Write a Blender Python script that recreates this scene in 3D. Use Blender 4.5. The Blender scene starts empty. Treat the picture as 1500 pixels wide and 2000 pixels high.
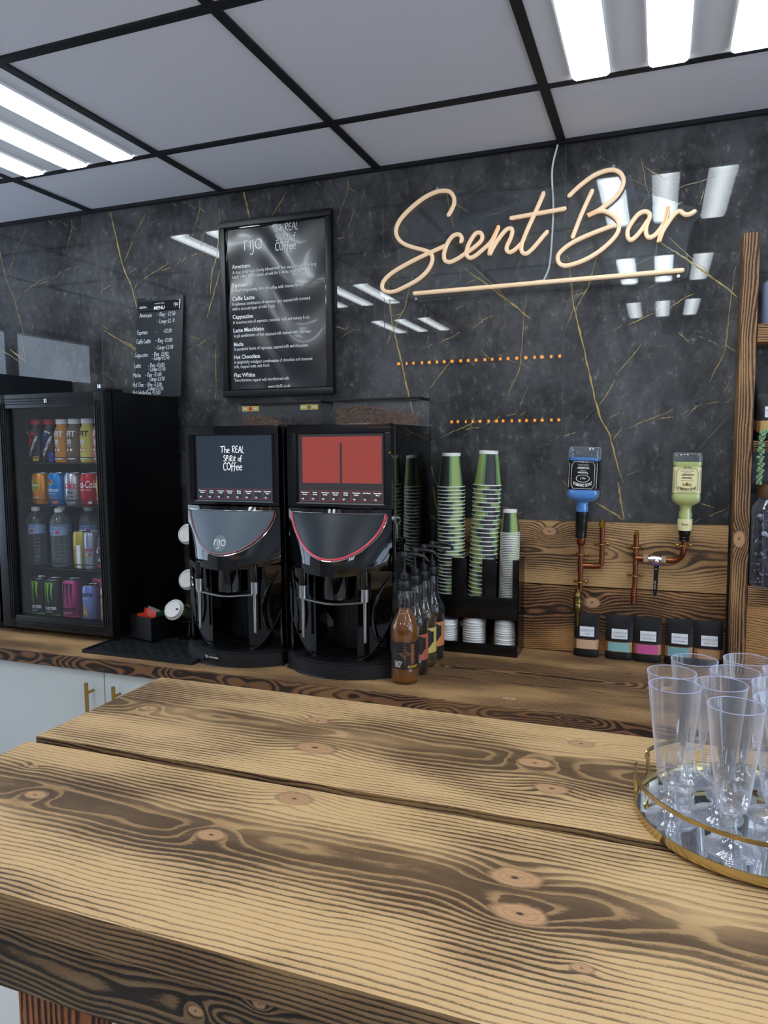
import bpy, bmesh, math, random
from mathutils import Vector, Matrix
C = bpy.context.scene.collection
SC = bpy.context.scene
PI = math.pi
# ------------------------------------------------------------------ camera, world, exposure
FPX = 1434.88
YAW, PITCH, ROLL = 0.35782, -0.09050, -0.00733
def cam_setup():
    cy, sy, cp, sp, cr, sr = math.cos(YAW), math.sin(YAW), math.cos(PITCH), math.sin(PITCH), math.cos(ROLL), math.sin(ROLL)
    fw = Vector((-sy*cp, cy*cp, sp)); rt = Vector((cy, sy, 0)); up = rt.cross(fw)
    r = cr*rt + sr*up; u = -sr*rt + cr*up
    cd = bpy.data.cameras.new('camera'); cd.sensor_fit = 'VERTICAL'; cd.sensor_height = 36.0
    cd.lens = FPX/2000*36.0; cd.clip_start = 0.02; cd.clip_end = 60
    co = bpy.data.objects.new('camera', cd); C.objects.link(co)
    co.matrix_world = Matrix(((r.x, u.x, -fw.x, 0), (r.y, u.y, -fw.y, -2.38016), (r.z, u.z, -fw.z, 1.57), (0, 0, 0, 1)))
    SC.camera = co
cam_setup()
w = bpy.data.worlds.new('sky'); SC.world = w; w.use_nodes = True
w.node_tree.nodes['Background'].inputs[0].default_value = (0.62, 0.78, 1.0, 1)
w.node_tree.nodes['Background'].inputs[1].default_value = 3.6
TUBE_STRENGTH = 20.0
SC.view_settings.view_transform = 'Standard'
SC.view_settings.look = 'None'
SC.view_settings.gamma = 1.0
SC.view_settings.use_curve_mapping = False
SC.view_settings.exposure = 0.14
rnd = random.Random(7)

# ------------------------------------------------------------------ materials
MATS = {}
def rgb(h):
    h = h.lstrip('#'); v = [int(h[i:i+2], 16)/255 for i in (0, 2, 4)]
    return tuple((c/12.92 if c <= .04045 else ((c+.055)/1.055)**2.4) for c in v)
def pbr(name, col, rough=.5, metal=0., spec=.5, trans=0., emit=None, es=0., coat=0., ior=1.45, noise=0., nscale=30., bump=0., alpha=1.):
    if name in MATS: return MATS[name]
    if isinstance(col, str): col = rgb(col)
    m = bpy.data.materials.new(name); m.use_nodes = True; nt = m.node_tree
    b = nt.nodes['Principled BSDF']
    b.inputs['Base Color'].default_value = (*col, 1); b.inputs['Roughness'].default_value = rough
    b.inputs['Metallic'].default_value = metal; b.inputs['Specular IOR Level'].default_value = spec
    b.inputs['Transmission Weight'].default_value = trans; b.inputs['IOR'].default_value = ior
    b.inputs['Coat Weight'].default_value = coat; b.inputs['Alpha'].default_value = alpha
    if emit is not None:
        b.inputs['Emission Color'].default_value = (*emit, 1); b.inputs['Emission Strength'].default_value = es
    if noise or bump:
        tc = nt.nodes.new('ShaderNodeTexCoord'); n = nt.nodes.new('ShaderNodeTexNoise')
        n.inputs['Scale'].default_value = nscale; n.inputs['Detail'].default_value = 4
        nt.links.new(tc.outputs['Object'], n.inputs['Vector'])
        if noise:
            mx = nt.nodes.new('ShaderNodeMix'); mx.data_type = 'RGBA'
            mx.inputs[6].default_value = (*[c*(1-noise) for c in col], 1); mx.inputs[7].default_value = (*[min(1, c*(1+noise)) for c in col], 1)
            nt.links.new(n.outputs[0], mx.inputs[0]); nt.links.new(mx.outputs[2], b.inputs['Base Color'])
        if bump:
            bp = nt.nodes.new('ShaderNodeBump'); bp.inputs['Strength'].default_value = bump; bp.inputs['Distance'].default_value = .002
            nt.links.new(n.outputs[0], bp.inputs['Height']); nt.links.new(bp.outputs[0], b.inputs['Normal'])
    MATS[name] = m; return m
class X:
    """arithmetic on node sockets"""
    nt = None
    def __init__(s, v): s.v = v
    @staticmethod
    def m(op, *a, clamp=False):
        n = X.nt.nodes.new('ShaderNodeMath'); n.operation = op; n.use_clamp = clamp
        for i, q in enumerate(a):
            if isinstance(q, X): X.nt.links.new(q.v, n.inputs[i])
            else: n.inputs[i].default_value = float(q)
        return X(n.outputs[0])
    def __add__(s, o): return X.m('ADD', s, o)
    __radd__ = __add__
    def __sub__(s, o): return X.m('SUBTRACT', s, o)
    def __rsub__(s, o): return X.m('SUBTRACT', o, s)
    def __mul__(s, o): return X.m('MULTIPLY', s, o)
    __rmul__ = __mul__
    def __truediv__(s, o): return X.m('DIVIDE', s, o)
    def sqrt(s): return X.m('SQRT', s)
    def exp(s): return X.m('EXPONENT', s)
    def frac(s): return X.m('FRACT', s)
    def abs(s): return X.m('ABSOLUTE', s)
    def step(s, a, b):
        n = X.nt.nodes.new('ShaderNodeMapRange'); n.interpolation_type = 'SMOOTHSTEP'
        X.nt.links.new(s.v, n.inputs[0]); n.inputs[1].default_value = a; n.inputs[2].default_value = b
        return X(n.outputs[0])
def xyz():
    tc = X.nt.nodes.new('ShaderNodeTexCoord'); sp = X.nt.nodes.new('ShaderNodeSeparateXYZ')
    X.nt.links.new(tc.outputs['Object'], sp.inputs[0]); return [X(o) for o in sp.outputs]
def comb(a, b, c):
    n = X.nt.nodes.new('ShaderNodeCombineXYZ')
    for i, q in enumerate((a, b, c)):
        if isinstance(q, X): X.nt.links.new(q.v, n.inputs[i])
        else: n.inputs[i].default_value = q
    return n.outputs[0]
def noise(a, b, c, scale=1., detail=2., rough=.5):
    n = X.nt.nodes.new('ShaderNodeTexNoise'); n.inputs['Scale'].default_value = scale
    n.inputs['Detail'].default_value = detail; n.inputs['Roughness'].default_value = rough
    X.nt.links.new(comb(a, b, c), n.inputs['Vector']); return X(n.outputs[0]) - .5
def mixc(f, a, b):
    n = X.nt.nodes.new('ShaderNodeMix'); n.data_type = 'RGBA'
    if isinstance(f, X): X.nt.links.new(f.v, n.inputs[0])
    else: n.inputs[0].default_value = f
    for i, q in ((6, a), (7, b)):
        if isinstance(q, tuple): n.inputs[i].default_value = (*q, 1)
        else: X.nt.links.new(q, n.inputs[i])
    return n.outputs[2]
def wood(name, ax='xyz', k=120., vc=0., wc=.06, slope=.02, seed=0., knots=(), light='#d9bd8e', mid='#a07c4c', dark='#4b3621', burn=.5, lines=1., rough=.55, fine=1., wob=.02, w0=0., soft=.12, flat=0.):
    """burnt and brushed softwood: growth rings round a pith below the board; u runs along the grain"""
    if name in MATS: return MATS[name]
    m = bpy.data.materials.new(name); m.use_nodes = True; nt = X.nt = m.node_tree; b = nt.nodes['Principled BSDF']
    p = dict(zip('xyz', xyz())); u, v, wz = (p[c] for c in ax)
    if w0: wz = wz - w0
    n1 = noise(u*1.7, v*2.5, wz*2.5 + seed, 1.3, 2); n2 = noise(u*2.6, v*3, wz*3 + seed + 9.1, 1.1, 2)
    n3 = noise(u*11, v*38, wz*38 + seed, 1., 2)
    dv = v - vc + n1*(wob*3); dw = wc + u*slope + n2*(wob*4) - wz
    r = (dv*dv + dw*dw).sqrt()
    phi = r*k + n3*.9
    kc = None; kr = None
    for (ku, kv, kr0, amp) in knots:
        du = (u - ku); dk = (v - kv)
        near = (0 - (du*du/(kr0*kr0*9.) + dk*dk/(kr0*kr0*3.2))).exp()
        phi = phi + near*amp
        d = (du*du/(1.7*1.7) + dk*dk).sqrt()/kr0*(1 + noise(u*30+ku*9, v*30, 0, 1, 2)*.5)
        c = (d + noise(u*60, v*60, wz*60+ku, 1, 2)*.5).step(1.15, .8)
        kc = c if kc is None else X.m('MAXIMUM', kc, c)
        kr = d if kr is None else X.m('MINIMUM', kr, d)
    area = noise(u*3.2, v*9., wz*9. + seed + 3.3, 1., 2)
    fl = (0 - (dv*dv)/.0045).exp()             # flat sawn middle of the board takes more burning
    bm_ = (area*1.6 + fl*.55 + burn - .55).step(-.25, .75)
    t = phi.frac(); chat = noise(u*300, v*1500, wz*1500, 1., 1)*.5 + noise(u*70, v*400, wz*400, 1, 1)*.4; th = .66 - bm_*.40 - fl*flat + chat
    ring = (t - th)*4.2
    ring = X.m('MAXIMUM', X.m('MINIMUM', ring, 1.), 0.)*(1 - t.step(.88, .98))
    fine_ = noise(u*420, v*70, wz*70, 1., 1)*noise(u*60, v*520, wz*520, 1., 1)
    tone = noise(u*14, v*60, wz*60, 1., 3)
    c1 = mixc((bm_*.75 + tone*.5*fine + fine_*2.2*fine).step(0, 1), rgb(light), rgb(mid))
    dk_ = ring*(.60 + bm_*.40 - fl*soft + area*.5 + chat*.35)*lines
    c2 = mixc((dk_ + tone*.25*ring).step(0, 1), c1, rgb(dark))
    if kc is not None:
        kt = (kr*3.3 + noise(u*40, v*40, wz, 1, 2)*.8).frac().step(.5, 1.)
        kcol = mixc(kt*.28, rgb('#b98f68'), rgb('#7b5740'))
        kcol = mixc(kr.step(.22, .05), kcol, rgb('#3a2416'))
        edge = (kr - 1.0).abs().step(.22, .02)
        c2 = mixc(kc, c2, kcol); c2 = mixc(edge*.35, c2, rgb(dark))
    nt.links.new(c2, b.inputs['Base Color'])
    b.inputs['Roughness'].default_value = rough; b.inputs['Specular IOR Level'].default_value = .35
    bp = nt.nodes.new('ShaderNodeBump'); bp.inputs['Strength'].default_value = .5; bp.inputs['Distance'].default_value = .0012
    nt.links.new((1 - ring + fine_*.8).v, bp.inputs['Height']); nt.links.new(bp.outputs[0], b.inputs['Normal'])
    MATS[name] = m; return m
def marble():
    m = bpy.data.materials.new('black_marble'); m.use_nodes = True; nt = X.nt = m.node_tree; b = nt.nodes['Principled BSDF']
    x, y, z = xyz()
    cl = noise(x*3, 0, z*2.4, 1.4, 4, .62); sc = noise(x*26, 0, z*17, 1.5, 6, .75)
    wx = noise(x*9, 3, z*9, 1., 3)*.10
    n = nt.nodes.new('ShaderNodeTexVoronoi'); n.feature = 'DISTANCE_TO_EDGE'; n.inputs['Scale'].default_value = 13
    nt.links.new(comb(x + wx + noise(x*60, 1, z*60, 1, 3)*.03, 0, z*.55 + wx*.5 + noise(x*60, 7, z*60, 1, 3)*.03), n.inputs['Vector'])
    crack = X(n.outputs[0]).step(.014, .002)*noise(x*8, 5, z*6, 1.5, 3).step(.02, .2)
    base = mixc((cl*1.5 + .5 + sc*.6).step(.15, .95), rgb('#29292a'), rgb('#606061'))
    st_ = noise(x*44 + z*22, 0, z*9 - x*4, 1.6, 6, .85).step(.07, .22)
    base = mixc(st_*.45, base, rgb('#85837f'))
    base = mixc(sc.step(.06, .22)*.68, base, rgb('#8a8987'))
    base = mixc(crack*.22, base, rgb('#9b9890'))
    dkk = noise(x*1.7+4, 0, z*1.3, 1.6, 4, .6).step(.12, .32)
    base = mixc(dkk*.6, base, rgb('#101012'))
    nt.links.new(base, b.inputs['Base Color']); b.inputs['Roughness'].default_value = .018
    b.inputs['Specular IOR Level'].default_value = .42
    bp = nt.nodes.new('ShaderNodeBump'); bp.inputs['Strength'].default_value = .02; bp.inputs['Distance'].default_value = .0003
    nt.links.new(noise(x*55, 0, z*6, 1., 1).v, bp.inputs['Height']); nt.links.new(bp.outputs[0], b.inputs['Normal'])
    MATS['black_marble'] = m; return m
def clear(name, tint=(1, 1, 1), refl=1., base=.04, rough=.02, edge=.0, edgecol=(.9, .92, 1.)):
    """thin clear pane or film: see-through straight on, reflecting at grazing angles"""
    m = bpy.data.materials.new(name); m.use_nodes = True; nt = X.nt = m.node_tree
    nt.nodes.remove(nt.nodes['Principled BSDF']); out = nt.nodes['Material Output']
    tr = nt.nodes.new('ShaderNodeBsdfTransparent'); tr.inputs[0].default_value = (*tint, 1)
    gl = nt.nodes.new('ShaderNodeBsdfGlossy'); gl.inputs['Roughness'].default_value = rough; gl.inputs[0].default_value = (refl, refl, refl, 1)
    lw = nt.nodes.new('ShaderNodeLayerWeight'); lw.inputs[0].default_value = .5
    f = X(lw.outputs['Facing']); fr = X.m('POWER', f, 4.)*.9 + base
    mx = nt.nodes.new('ShaderNodeMixShader'); nt.links.new(fr.v, mx.inputs[0]); nt.links.new(tr.outputs[0], mx.inputs[1]); nt.links.new(gl.outputs[0], mx.inputs[2])
    last = mx
    if edge:
        df = nt.nodes.new('ShaderNodeBsdfDiffuse'); df.inputs[0].default_value = (*edgecol, 1)
        m2 = nt.nodes.new('ShaderNodeMixShader'); nt.links.new((X.m('POWER', f, 2.5)*edge + edge*.08).v, m2.inputs[0])
        nt.links.new(mx.outputs[0], m2.inputs[1]); nt.links.new(df.outputs[0], m2.inputs[2]); last = m2
    nt.links.new(last.outputs[0], out.inputs[0]); MATS[name] = m; return m
def cup_mat():
    m = bpy.data.materials.new('green_patterned_card'); m.use_nodes = True; nt = X.nt = m.node_tree; b = nt.nodes['Principled BSDF']
    x, y, z = xyz(); a = X.m('ARCTAN2', y, x)*(1/6.28318)
    q = (a*3.0).frac()                                   # three repeats round the cup
    g = 1 - (q - .5).abs().step(.27, .275)               # green sector
    leaf = ((q - .5).abs() - .23 - (z*28.).frac()*.0).abs().step(.05, .03)*(1-g*.0)
    d1 = (((q*9.).frac()-.5).abs() + ((z*62.).frac()-.5).abs())
    maze = (d1*3.).frac().step(.5, .6)
    green = mixc(maze, rgb('#49853a'), rgb('#c4c07a'))
    gl = mixc(((q*30. + z*160.).frac() - .5).abs().step(.12, .2), rgb('#7fc08a'), rgb('#1f5a38'))
    c = mixc(g, rgb('#2b2a29'), green); c = mixc(leaf, c, gl)
    nt.links.new(c, b.inputs['Base Color']); b.inputs['Roughness'].default_value = .5
    MATS['green_patterned_card'] = m; return m

# ------------------------------------------------------------------ text glyphs
_G = {}
def glyph_mesh(s, bold=0., space=1.):
    key = (s, bold, space)
    if key in _G: return _G[key]
    cu = bpy.data.curves.new('t', 'FONT'); cu.body = s; cu.size = 1.0; cu.resolution_u = 2; cu.offset = bold; cu.space_character = space
    cu.fill_mode = 'BOTH'
    o = bpy.data.objects.new('t', cu); C.objects.link(o)
    dg = bpy.context.evaluated_depsgraph_get(); me = o.evaluated_get(dg).to_mesh()
    vs = [(v.co.x, v.co.y) for v in me.vertices]; fs = [tuple(p.vertices) for p in me.polygons]
    o.evaluated_get(dg).to_mesh_clear(); bpy.data.objects.remove(o); bpy.data.curves.remove(cu)
    wd = (min(v[0] for v in vs), max(v[0] for v in vs)) if vs else (0, 0)
    _G[key] = (vs, fs, wd); return _G[key]
# hand lettering: polylines per letter, width then strokes (y 0 baseline, 1 cap height)
H = {
'T': (.7, [[(0,.92),(.75,1)], [(.4,1),(.3,0)]]), 'h': (.5, [[(.1,1),(.05,0)], [(.06,.4),(.25,.55),(.38,.4),(.36,0)]]),
'e': (.48, [[(.06,.3),(.38,.36),(.32,.56),(.14,.52),(.04,.25),(.16,.02),(.42,.08)]]), 'R': (.62, [[(.12,.95),(.06,0)], [(.0,.86),(.35,1),(.5,.8),(.36,.58),(.1,.5),(.52,0)]]),
'E': (.5, [[(.42,.95),(.1,.9),(.06,.05),(.44,.06)], [(.08,.5),(.36,.54)]]), 'A': (.6, [[(.02,0),(.3,1),(.5,0)], [(.12,.38),(.46,.4)]]),
'L': (.5, [[(.12,1),(.05,.05),(.4,.03)]]), 'S': (.5, [[(.42,.9),(.2,.98),(.06,.78),(.2,.56),(.4,.42),(.4,.12),(.16,0),(.02,.1)]]),
'P': (.55, [[(.1,.95),(.05,-.05)], [(.04,.86),(.36,.98),(.44,.7),(.3,.5),(.1,.45)]]), 'I': (.22, [[(.1,.95),(.08,0)]]),
'i': (.22, [[(.1,.55),(.1,0)], [(.1,.74),(.11,.8)]]), 't': (.4, [[(.2,.9),(.14,.1),(.3,.02)], [(.02,.6),(.38,.64)]]),
'o': (.46, [[(.22,.56),(.06,.4),(.06,.14),(.2,0),(.38,.14),(.38,.42),(.22,.56)]]), 'f': (.38, [[(.38,.95),(.22,.95),(.16,.7),(.12,-.15)], [(.0,.5),(.34,.54)]]),
'C': (.55, [[(.48,.85),(.28,.98),(.06,.7),(.06,.25),(.24,0),(.48,.12)]]), 'c': (.42, [[(.36,.48),(.2,.56),(.05,.36),(.06,.12),(.2,0),(.38,.1)]]),
'O': (.6, [[(.3,1),(.06,.75),(.06,.25),(.28,0),(.5,.25),(.5,.7),(.3,1)]]), 'F': (.46, [[(.1,.96),(.1,-.1)], [(.1,.95),(.44,.98)], [(.1,.5),(.36,.54)]]),
'a': (.46, [[(.36,.52),(.16,.54),(.04,.3),(.08,.06),(.24,.04),(.36,.3),(.36,.52),(.38,.06),(.44,.02)]]), 'b': (.46, [[(.08,1),(.06,.05)], [(.07,.4),(.28,.52),(.4,.28),(.26,.02),(.07,.06)]]),
'g': (.46, [[(.36,.5),(.14,.54),(.05,.28),(.16,.06),(.36,.22),(.36,.5),(.34,-.25),(.1,-.3)]]), 'l': (.2, [[(.12,1),(.06,.06),(.16,0)]]),
'm': (.66, [[(.04,.52),(.04,0)], [(.05,.4),(.2,.55),(.3,.4),(.29,0)], [(.3,.4),(.46,.55),(.58,.4),(.58,0)]]), 'n': (.46, [[(.05,.52),(.05,0)], [(.06,.38),(.24,.55),(.36,.4),(.36,0)]]),
'p': (.46, [[(.06,.52),(.04,-.35)], [(.06,.44),(.26,.56),(.4,.32),(.26,.04),(.06,.08)]]), 'r': (.34, [[(.06,.52),(.05,0)], [(.06,.36),(.18,.54),(.34,.5)]]),
's': (.38, [[(.34,.48),(.18,.56),(.06,.42),(.3,.2),(.2,.0),(.02,.06)]]), 'u': (.46, [[(.05,.52),(.06,.1),(.2,0),(.36,.14),(.38,.52),(.4,0)]]),
'M': (.7, [[(.04,0),(.1,.95),(.32,.35),(.54,.95),(.62,0)]]), 'H': (.58, [[(.06,1),(.05,0)], [(.46,1),(.46,0)], [(.05,.5),(.46,.54)]]),
'W': (.75, [[(.02,.95),(.16,0),(.34,.6),(.5,0),(.7,.95)]]), 'Y': (.5, [[(.0,.95),(.22,.5),(.45,.98)], [(.24,.5),(.14,-.05)]]), 'U': (.55, [[(.05,.95),(.06,.2),(.25,0),(.45,.2),(.46,.95)]]),
'0': (.5, [[(.24,.85),(.07,.6),(.08,.15),(.24,0),(.4,.2),(.4,.66),(.24,.85)]]), '2': (.5, [[(.06,.7),(.22,.88),(.38,.68),(.06,.03),(.42,.06)]]),
'3': (.5, [[(.06,.8),(.3,.85),(.34,.6),(.16,.48),(.38,.34),(.3,.04),(.04,.06)]]), '5': (.5, [[(.4,.86),(.12,.86),(.1,.5),(.34,.46),(.36,.12),(.04,.02)]]),
'£': (.55, [[(.46,.8),(.3,.9),(.18,.7),(.2,.2),(.04,.03),(.46,.05)], [(.04,.42),(.36,.44)]]), '-': (.4, [[(.05,.38),(.33,.4)]]), '.': (.2, [[(.08,.0),(.1,.05)]]), ' ': (.36, []),
'j': (.24, [[(.14,.55),(.12,-.25),(-.06,-.3)], [(.15,.74),(.16,.8)]]), 'y': (.44, [[(.05,.52),(.2,.1)], [(.38,.54),(.1,-.35)]]), 'k': (.44, [[(.06,1),(.05,0)], [(.36,.52),(.08,.22),(.38,0)]]),
}

# ------------------------------------------------------------------ mesh builder
def cat(pts, n=6, closed=False):
    """Catmull-Rom through points"""
    P = [Vector(p) for p in pts]; out = []; L = len(P)
    rng = L if closed else L-1
    for i in range(rng):
        p0 = P[(i-1) % L] if (closed or i > 0) else P[0]*2-P[1]; p1 = P[i]; p2 = P[(i+1) % L]
        p3 = P[(i+2) % L] if (closed or i+2 < L) else P[-1]*2-P[-2]
        for k in range(n):
            t = k/n; out.append(.5*((2*p1) + (p2-p0)*t + (2*p0-5*p1+4*p2-p3)*t*t + (3*p1-p0-3*p2+p3)*t**3))
    if not closed: out.append(P[-1])
    return out
class MB:
    def __init__(s): s.v = []; s.f = []; s.mi = []; s.sm = []; s.mats = []
    def slot(s, m):
        if isinstance(m, str): m = MATS[m]
        if m not in s.mats: s.mats.append(m)
        return s.mats.index(m)
    def add(s, vs, fs, m, smooth=False):
        b = len(s.v); k = s.slot(m); s.v += [tuple(v) for v in vs]
        for f in fs: s.f.append(tuple(i+b for i in f)); s.mi.append(k); s.sm.append(smooth)
    def box(s, x0, x1, y0, y1, z0, z1, m, bev=0.):
        if bev <= 0:
            vs = [(x, y, z) for x in (x0, x1) for y in (y0, y1) for z in (z0, z1)]
            s.add(vs, [(0, 1, 3, 2), (4, 6, 7, 5), (0, 4, 5, 1), (2, 3, 7, 6), (0, 2, 6, 4), (1, 5, 7, 3)], m); return
        bm = bmesh.new(); bmesh.ops.create_cube(bm, size=1)
        for v in bm.verts: v.co = Vector(((x0+x1)/2+v.co.x*(x1-x0), (y0+y1)/2+v.co.y*(y1-y0), (z0+z1)/2+v.co.z*(z1-z0)))
        bmesh.ops.bevel(bm, geom=bm.edges[:], offset=bev, segments=2, profile=.7, affect='EDGES')
        bm.verts.index_update(); s.add([v.co.copy() for v in bm.verts], [[v.index for v in f.verts] for f in bm.faces], m, False); bm.free()
    def lathe(s, prof, m, n=24, c=(0, 0, 0), smooth=True, capb=True, capt=True, M=None, flute=None):
        vs = []
        for (r, z) in prof:
            for i in range(n):
                a = 2*PI*i/n; rr = r
                if flute and flute[1] <= z <= flute[2]: rr = r*(1+flute[0]*(1 if i % 2 else -1))
                p = Vector((rr*math.cos(a), rr*math.sin(a), z))
                if M is not None: p = M @ p
                vs.append(p + Vector(c))
        fs = []
        for j in range(len(prof)-1):
            for i in range(n):
                a, b2 = j*n+i, j*n+(i+1) % n; fs.append((a, b2, b2+n, a+n))
        s.add(vs, fs, m, smooth)
        e = []
        if capb and prof[0][0] > 1e-6: e.append((tuple(range(n))[::-1]))
        if capt and prof[-1][0] > 1e-6: e.append(tuple(range((len(prof)-1)*n, len(prof)*n)))
        if e:
            b = len(s.v)-len(vs); k = s.slot(m)
            for f in e: s.f.append(tuple(i+b for i in f)); s.mi.append(k); s.sm.append(False)
    def tube(s, pts, r, m, n=10, closed=False, smooth=True):
        P = [Vector(p) for p in pts]; L = len(P); rs = r if isinstance(r, (list, tuple)) else [r]*L
        T = []
        for i in range(L):
            a = P[(i-1) % L] if (closed or i > 0) else P[i]; b = P[(i+1) % L] if (closed or i < L-1) else P[i]
            T.append((b-a).normalized())
        up = Vector((0, 0, 1)) if abs(T[0].z) < .9 else Vector((1, 0, 0)); nrm = (up - T[0]*up.dot(T[0])).normalized()
        vs = []
        for i in range(L):
            nrm = (nrm - T[i]*nrm.dot(T[i])).normalized(); bn = T[i].cross(nrm)
            for k in range(n): vs.append(P[i] + (nrm*math.cos(2*PI*k/n) + bn*math.sin(2*PI*k/n))*rs[i])
        fs = []
        for j in range(L if closed else L-1):
            for k in range(n):
                a, b = j*n+k, j*n+(k+1) % n; c, d = ((j+1) % L)*n+k, ((j+1) % L)*n+(k+1) % n; fs.append((a, b, d, c))
        if not closed: fs += [tuple(range(n))[::-1], tuple(range((L-1)*n, L*n))]
        s.add(vs, fs, m, smooth)
    def prism(s, out, d0, d1, m, plane='xz', smooth=False):
        """outline in plane, extruded along the third axis from d0 to d1"""
        def P(a, b, d): return {'xz': (a, d, b), 'xy': (a, b, d), 'yz': (d, a, b)}[plane]
        n = len(out); vs = [P(a, b, d0) for a, b in out] + [P(a, b, d1) for a, b in out]
        bm = bmesh.new(); V = [bm.verts.new(v) for v in vs]
        try:
            bm.faces.new(V[:n]); bm.faces.new(V[n:][::-1])
        except Exception: pass
        bmesh.ops.triangulate(bm, faces=bm.faces[:]); bm.verts.index_update()
        fs = [tuple(v.index for v in f.verts) for f in bm.faces]; bm.free()
        fs += [(i, (i+1) % n, n+(i+1) % n, n+i) for i in range(n)]
        s.add(vs, fs, m, smooth)
    def loft(s, secs, m, smooth=True, cap=True):
        """secs: lists of equal-length 3D rings"""
        n = len(secs[0]); vs = [p for r in secs for p in r]; fs = []
        for j in range(len(secs)-1):
            for i in range(n):
                a, b = j*n+i, j*n+(i+1) % n; fs.append((a, b, b+n, a+n))
        if cap: fs += [tuple(range(n))[::-1], tuple(range((len(secs)-1)*n, len(secs)*n))]
        s.add(vs, fs, m, smooth)
    def grid(s, fn, nu, nv, m, smooth=True):
        vs = [fn(i/nu, j/nv) for j in range(nv+1) for i in range(nu+1)]
        s.add(vs, [(j*(nu+1)+i, j*(nu+1)+i+1, (j+1)*(nu+1)+i+1, (j+1)*(nu+1)+i) for j in range(nv) for i in range(nu)], m, smooth)
    def ribbon(s, pts, wd, m, mp, taper=False):
        P = [Vector((p[0], p[1])) for p in pts]; L = len(P)
        if L < 2: return
        vs = []
        for i in range(L):
            t = (P[min(i+1, L-1)]-P[max(i-1, 0)]);
            if t.length < 1e-9: t = Vector((1, 0))
            t.normalize(); nn = Vector((-t.y, t.x))
            ww = (wd[i] if isinstance(wd, list) else wd)/2
            vs += [mp(*(P[i]+nn*ww)), mp(*(P[i]-nn*ww))]
        s.add(vs, [(2*i, 2*i+1, 2*i+3, 2*i+2) for i in range(L-1)], m)
    def text(s, t, size, mp, m, x=0., y=0., align='C', bold=0., shear=0., space=1., width=None, arc=None):
        """mp(u, v) -> 3D point"""
        vs, fs, wd = glyph_mesh(t, bold, space)
        if not vs: return
        wdt = wd[1]-wd[0]; sx = size if width is None else width/wdt
        off = {'L': -wd[0], 'C': -(wd[0]+wd[1])/2, 'R': -wd[1]}[align]
        out = []
        for a, b in vs:
            uu = x+(a+off+b*shear)*sx; vv = y+b*size
            if arc: vv += arc*((a+off)*sx)**2
            out.append(mp(uu, vv))
        s.add(out, fs, m)
    def hand(s, t, size, mp, m, x=0., y=0., wd=.08, align='L', jit=0., sp=1.):
        tot = sum(H.get(c, H[' '])[0]*sp for c in t)*size
        cx = x - (tot if align == 'R' else tot/2 if align == 'C' else 0)
        for c in t:
            g = H.get(c, H[' '])
            dy = rnd.uniform(-jit, jit)*size
            for st in g[1]:
                pp = cat([(cx+a*size, y+b*size+dy, 0) for a, b in st], 3) if len(st) > 2 else [Vector((cx+a*size, y+b*size+dy, 0)) for a, b in st]
                s.ribbon([(p.x, p.y) for p in pp], wd*size, m, mp)
            cx += g[0]*size*sp
    def build(s, name, parent=None, loc=None, bevel=0., subsurf=0, rot=None):
        me = bpy.data.meshes.new(name); me.from_pydata(s.v, [], s.f)
        for mt in s.mats: me.materials.append(mt)
        me.polygons.foreach_set('material_index', s.mi); me.polygons.foreach_set('use_smooth', s.sm)
        me.update(); me.set_sharp_from_angle(angle=math.radians(40))
        o = bpy.data.objects.new(name, me); C.objects.link(o)
        if parent is not None: o.parent = parent
        if loc is not None: o.location = loc
        if rot is not None: o.rotation_euler = rot
        if bevel:
            b = o.modifiers.new('bevel', 'BEVEL'); b.width = bevel; b.segments = 2; b.limit_method = 'ANGLE'; b.angle_limit = .7
        if subsurf:
            b = o.modifiers.new('sub', 'SUBSURF'); b.levels = b.render_levels = subsurf
        return o
def tag(o, label, category, group=None, kind=None):
    o['label'] = label; o['category'] = category
    if group: o['group'] = group
    if kind: o['kind'] = kind
    return o
def thing(name, label, category, loc=(0, 0, 0), rot=(0, 0, 0), group=None):
    o = bpy.data.objects.new(name, None); o.empty_display_size = .05; C.objects.link(o); o.location = loc; o.rotation_euler = rot
    return tag(o, label, category, group)
def struct(o): o['kind'] = 'structure'; return o
def dup(root, loc=None, rot=None, label=None, group=None):
    r = root.copy(); C.objects.link(r)
    if loc is not None: r.location = loc
    if rot is not None: r.rotation_euler = rot
    if label: r['label'] = label
    if group: r['group'] = group
    for ch in list(root.children):
        c = ch.copy(); C.objects.link(c); c.parent = r
        for g in ch.children:
            d = g.copy(); C.objects.link(d); d.parent = c
    return r
def plane_xz(y, x0=0., z0=0., sc=1., flip=1): return lambda u, v: (x0+u*sc, y, z0+v*sc)
def cyl(R, ang=-PI/2, z0=0.):
    """wrap u round a vertical cylinder of radius R, u=0 at angle ang, reading left to right from outside"""
    return lambda u, v: (R*math.cos(ang+u/R), R*math.sin(ang+u/R), z0+v)

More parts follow.
